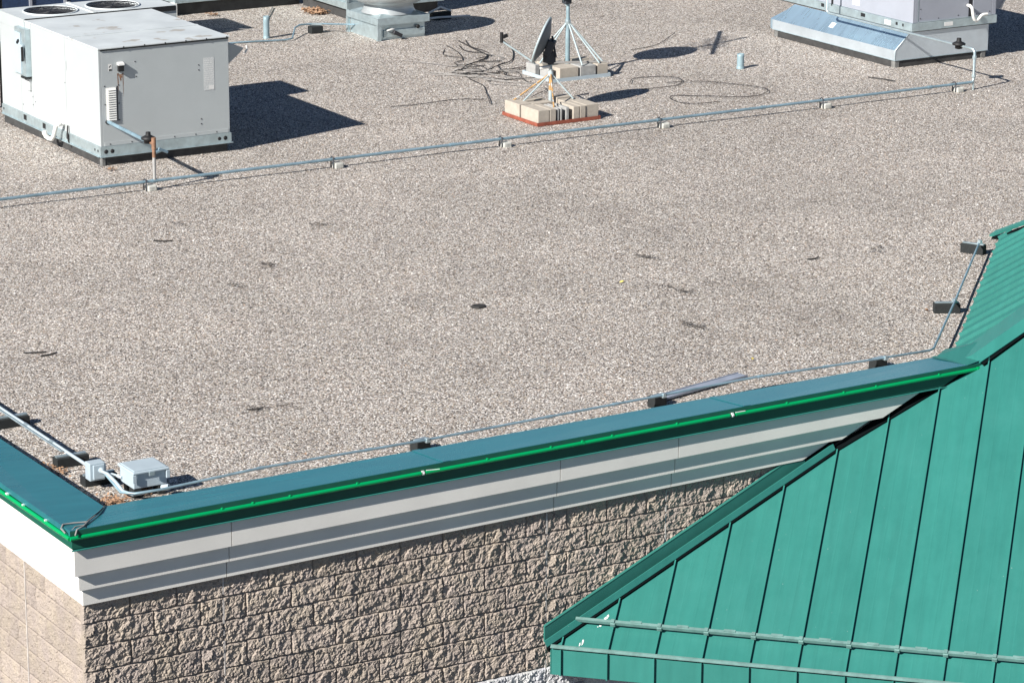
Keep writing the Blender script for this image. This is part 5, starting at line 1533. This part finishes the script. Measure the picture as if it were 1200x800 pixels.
pile([(13.5, 21.6), (14.6, 21.7), (14.3, 21.9)], 90, 0.03, 9, 'brown leaves along the top edge behind the exhaust fan', 0.04)
pile([(11.2, 21.0), (11.45, 21.05), (11.35, 20.9)], 26, 0.03, 10, 'few pale leaves just in front of the greenish unit', 0.04)
pile([(5.55, 12.02), (5.75, 12.05), (5.7, 11.95)], 18, 0.022, 12, 'few brown leaves in front of the pale unit curb', 0.03)
pile([(0.86, 0.80), (1.1, 0.95), (0.95, 1.1)], 50, 0.02, 14, 'brown leaves caught below the larger enclosure', 0.03)
def one_leaf(x, y, s, mat, label, seed):
    rs = random.Random(seed)
    q = MB(); leaf(q, x, y, ZR + 0.014, s, rs); leaf(q, x + s * 0.3, y + s * 0.2, ZR + 0.016, s * 0.8, rs)
    return tag(q.build('leaf', mat, None, recalc=False), label, 'leaf')
import sys
one_leaf(17.0, 8.3, 0.06, 'leaf', 'single orange brown leaf on open gravel below the right unit', 21)
one_leaf(10.0, 2.15, 0.03, 'leaf', 'single orange leaf beside the halfway strut foot by the green roof', 22)
one_leaf(8.0, 4.6, 0.028, 'leaf_y', 'single yellow leaf in the middle of the open gravel', 23)
one_leaf(7.5, 1.6, 0.022, 'leaf_y', 'tiny yellow scrap near the right end of the steel channel', 24)
one_leaf(1.30, 1.55, 0.022, 'leaf', 'single brown leaf right of the larger enclosure near the parapet', 25)
one_leaf(2.55, 1.15, 0.022, 'leaf', 'single brown leaf on gravel near the parapet, right of the enclosure', 26)
def scrap(x, y, pts, label, h=0.02, mat='debris'):
    q = MB()
    q.prism([(x + a, y + b_, ZR + 0.006) for a, b_ in pts], [(x + a * 0.8, y + b_ * 0.8, ZR + 0.006 + h) for a, b_ in pts])
    return tag(q.build('debris', mat), label, 'debris')
scrap(6.25, 4.52, [(-0.085, -0.02), (-0.04, -0.075), (0.05, -0.055), (0.09, 0.0), (0.06, 0.06), (-0.02, 0.075), (-0.07, 0.05)], 'small black flat scrap in the middle of the open gravel', 0.018)
def twig(pts, label):
    return tag(rod([(x, y, ZR + 0.015) for x, y in pts], 0.007, 'twig', 'debris', None, 5), label, 'twig')
twig([(1.70, 5.24), (1.80, 5.20), (1.90, 5.16)], 'dark twig on gravel above the left conduits, longer piece')
twig([(1.80, 5.06), (1.90, 5.06), (1.98, 5.10)], 'dark twig on gravel above the left conduits, shorter curved piece')
twig([(2.70, 2.55), (2.78, 2.52), (2.85, 2.53)], 'dark twig on gravel above the left part of the parapet')
twig([(2.5, 8.8), (2.6, 8.78), (2.68, 8.84)], 'dark twig on gravel below the long gas pipe at left')
twig([(10.2, 4.4), (10.3, 4.38), (10.36, 4.42)], 'dark twig on gravel left of the green roof')
twig([(16.9, 12.1), (17.0, 11.9), (17.05, 11.7)], 'dark twig on gravel beside the right unit curb')
twig([(4.6, 8.6), (4.7, 8.52), (4.78, 8.5)], 'dark twig on gravel below the second pipe support block')
def grit(pts, n, label, seed):
    """a smear of dark grit flakes on the gravel"""
    rs = random.Random(seed)
    q = MB()
    for _ in range(int(n * 1.7)):
        i = rs.randrange(len(pts) - 1)
        t = rs.random()
        x = pts[i][0] + (pts[i + 1][0] - pts[i][0]) * t + rs.gauss(0, 0.034)
        y = pts[i][1] + (pts[i + 1][1] - pts[i][1]) * t + rs.gauss(0, 0.045)
        leaf(q, x, y, ZR + 0.016, rs.uniform(0.006, 0.019), rs)
    return tag(q.build('grit', 'grit', None, 'stuff', recalc=False), label, 'debris')
grit([(5.1, 9.2), (5.2, 9.1)], 14, 'faint dark grit smear on open gravel below the pale unit', 1)
grit([(6.40, 8.40), (6.60, 8.30)], 34, 'small dark grit smear above and left of the black flat scrap', 2)
grit([(4.45, 6.65), (4.60, 6.4)], 30, 'dark grit smear left of the black flat scrap, upper one', 3)
grit([(5.15, 7.1), (5.28, 7.02)], 34, 'dark grit smear between the pipe and the black flat scrap', 4)
grit([(8.72, 5.48), (8.86, 5.22)], 46, 'elongated dark grit smear right of the black flat scrap, upper one', 5)
grit([(8.28, 4.34), (8.33, 4.0), (8.40, 3.9)], 70, 'dark grit smear beside the single yellow leaf', 6)
grit([(7.66, 3.02), (7.72, 2.72)], 56, 'dark grit smear below the single yellow leaf', 7)
grit([(11.2, 4.5), (10.95, 4.25)], 30, 'faint dark grit smear left of the green roof edge', 8)
grit([(2.72, 2.56), (2.86, 2.50)], 30, 'dark grit around the twig above the left part of the parapet', 9)

# larger loose stones on top of the gravel
def pebble_material():
    m, t, b = new_mat('loose stones')
    g = nd(t, 'ShaderNodeNewGeometry')
    r = ramp(t, [(0.0, (0.10, 0.085, 0.078)), (0.2, (0.24, 0.205, 0.185)), (0.4, (0.38, 0.335, 0.305)), (0.62, (0.52, 0.47, 0.43)), (0.78, (0.45, 0.34, 0.27)), (0.88, (0.80, 0.77, 0.73))], 'CONSTANT')
    t.links.new(g.outputs['Random Per Island'], r.inputs[0])
    t.links.new(r.outputs[0], b.inputs['Base Color'])
    b.inputs['Roughness'].default_value = 0.85
    return m
MT['pebble'] = pebble_material()
rs = random.Random(99)
V_, F_ = [], []
def add_pebble(x, y, s):
    k = len(V_)
    a = rs.uniform(0, 3.14)
    ca, sa = math.cos(a), math.sin(a)
    z = zg(x, y)
    ex, ey, ez = s * rs.uniform(0.8, 1.3), s * rs.uniform(0.6, 0.9), s * rs.uniform(0.35, 0.7)
    for (u, v_, w_) in ((1, 0.2, 0), (0.3, 1, 0), (-0.8, 0.6, 0), (-0.7, -0.7, 0), (0.5, -0.9, 0)):
        V_.append((x + (u * ex * ca - v_ * ey * sa), y + (u * ex * sa + v_ * ey * ca), z - 0.002))
    for (u, v_) in ((0.4, 0.3), (-0.4, 0.2), (0.0, -0.5)):
        V_.append((x + (u * ex * ca - v_ * ey * sa), y + (u * ex * sa + v_ * ey * ca), z + ez * rs.uniform(0.8, 1.1)))
    F_.extend([(k + 5, k + 6, k + 7), (k, k + 1, k + 5), (k + 1, k + 6, k + 5), (k + 1, k + 2, k + 6), (k + 2, k + 3, k + 6), (k + 3, k + 7, k + 6), (k + 3, k + 4, k + 7), (k + 4, k + 5, k + 7), (k + 4, k, k + 5)])
for _ in range(26000):
    x, y = rs.uniform(0.4, 19.5), rs.uniform(0.4, 16)
    if x - y > 8.3:
        continue
    # patchy: fewer stones where they have been walked away
    if noise.noise(Vector((x * 0.8, y * 0.8, 4.0))) < rs.uniform(-0.55, 0.25):
        continue
    add_pebble(x, y, rs.uniform(0.006, 0.0125))
me = bpy.data.meshes.new('loose_stones')
me.from_pydata(V_, [], F_)
o = link('loose_stones', me, 'pebble', None, 'stuff')
tag(o, 'larger loose stones scattered over the gravel roof', 'stones')
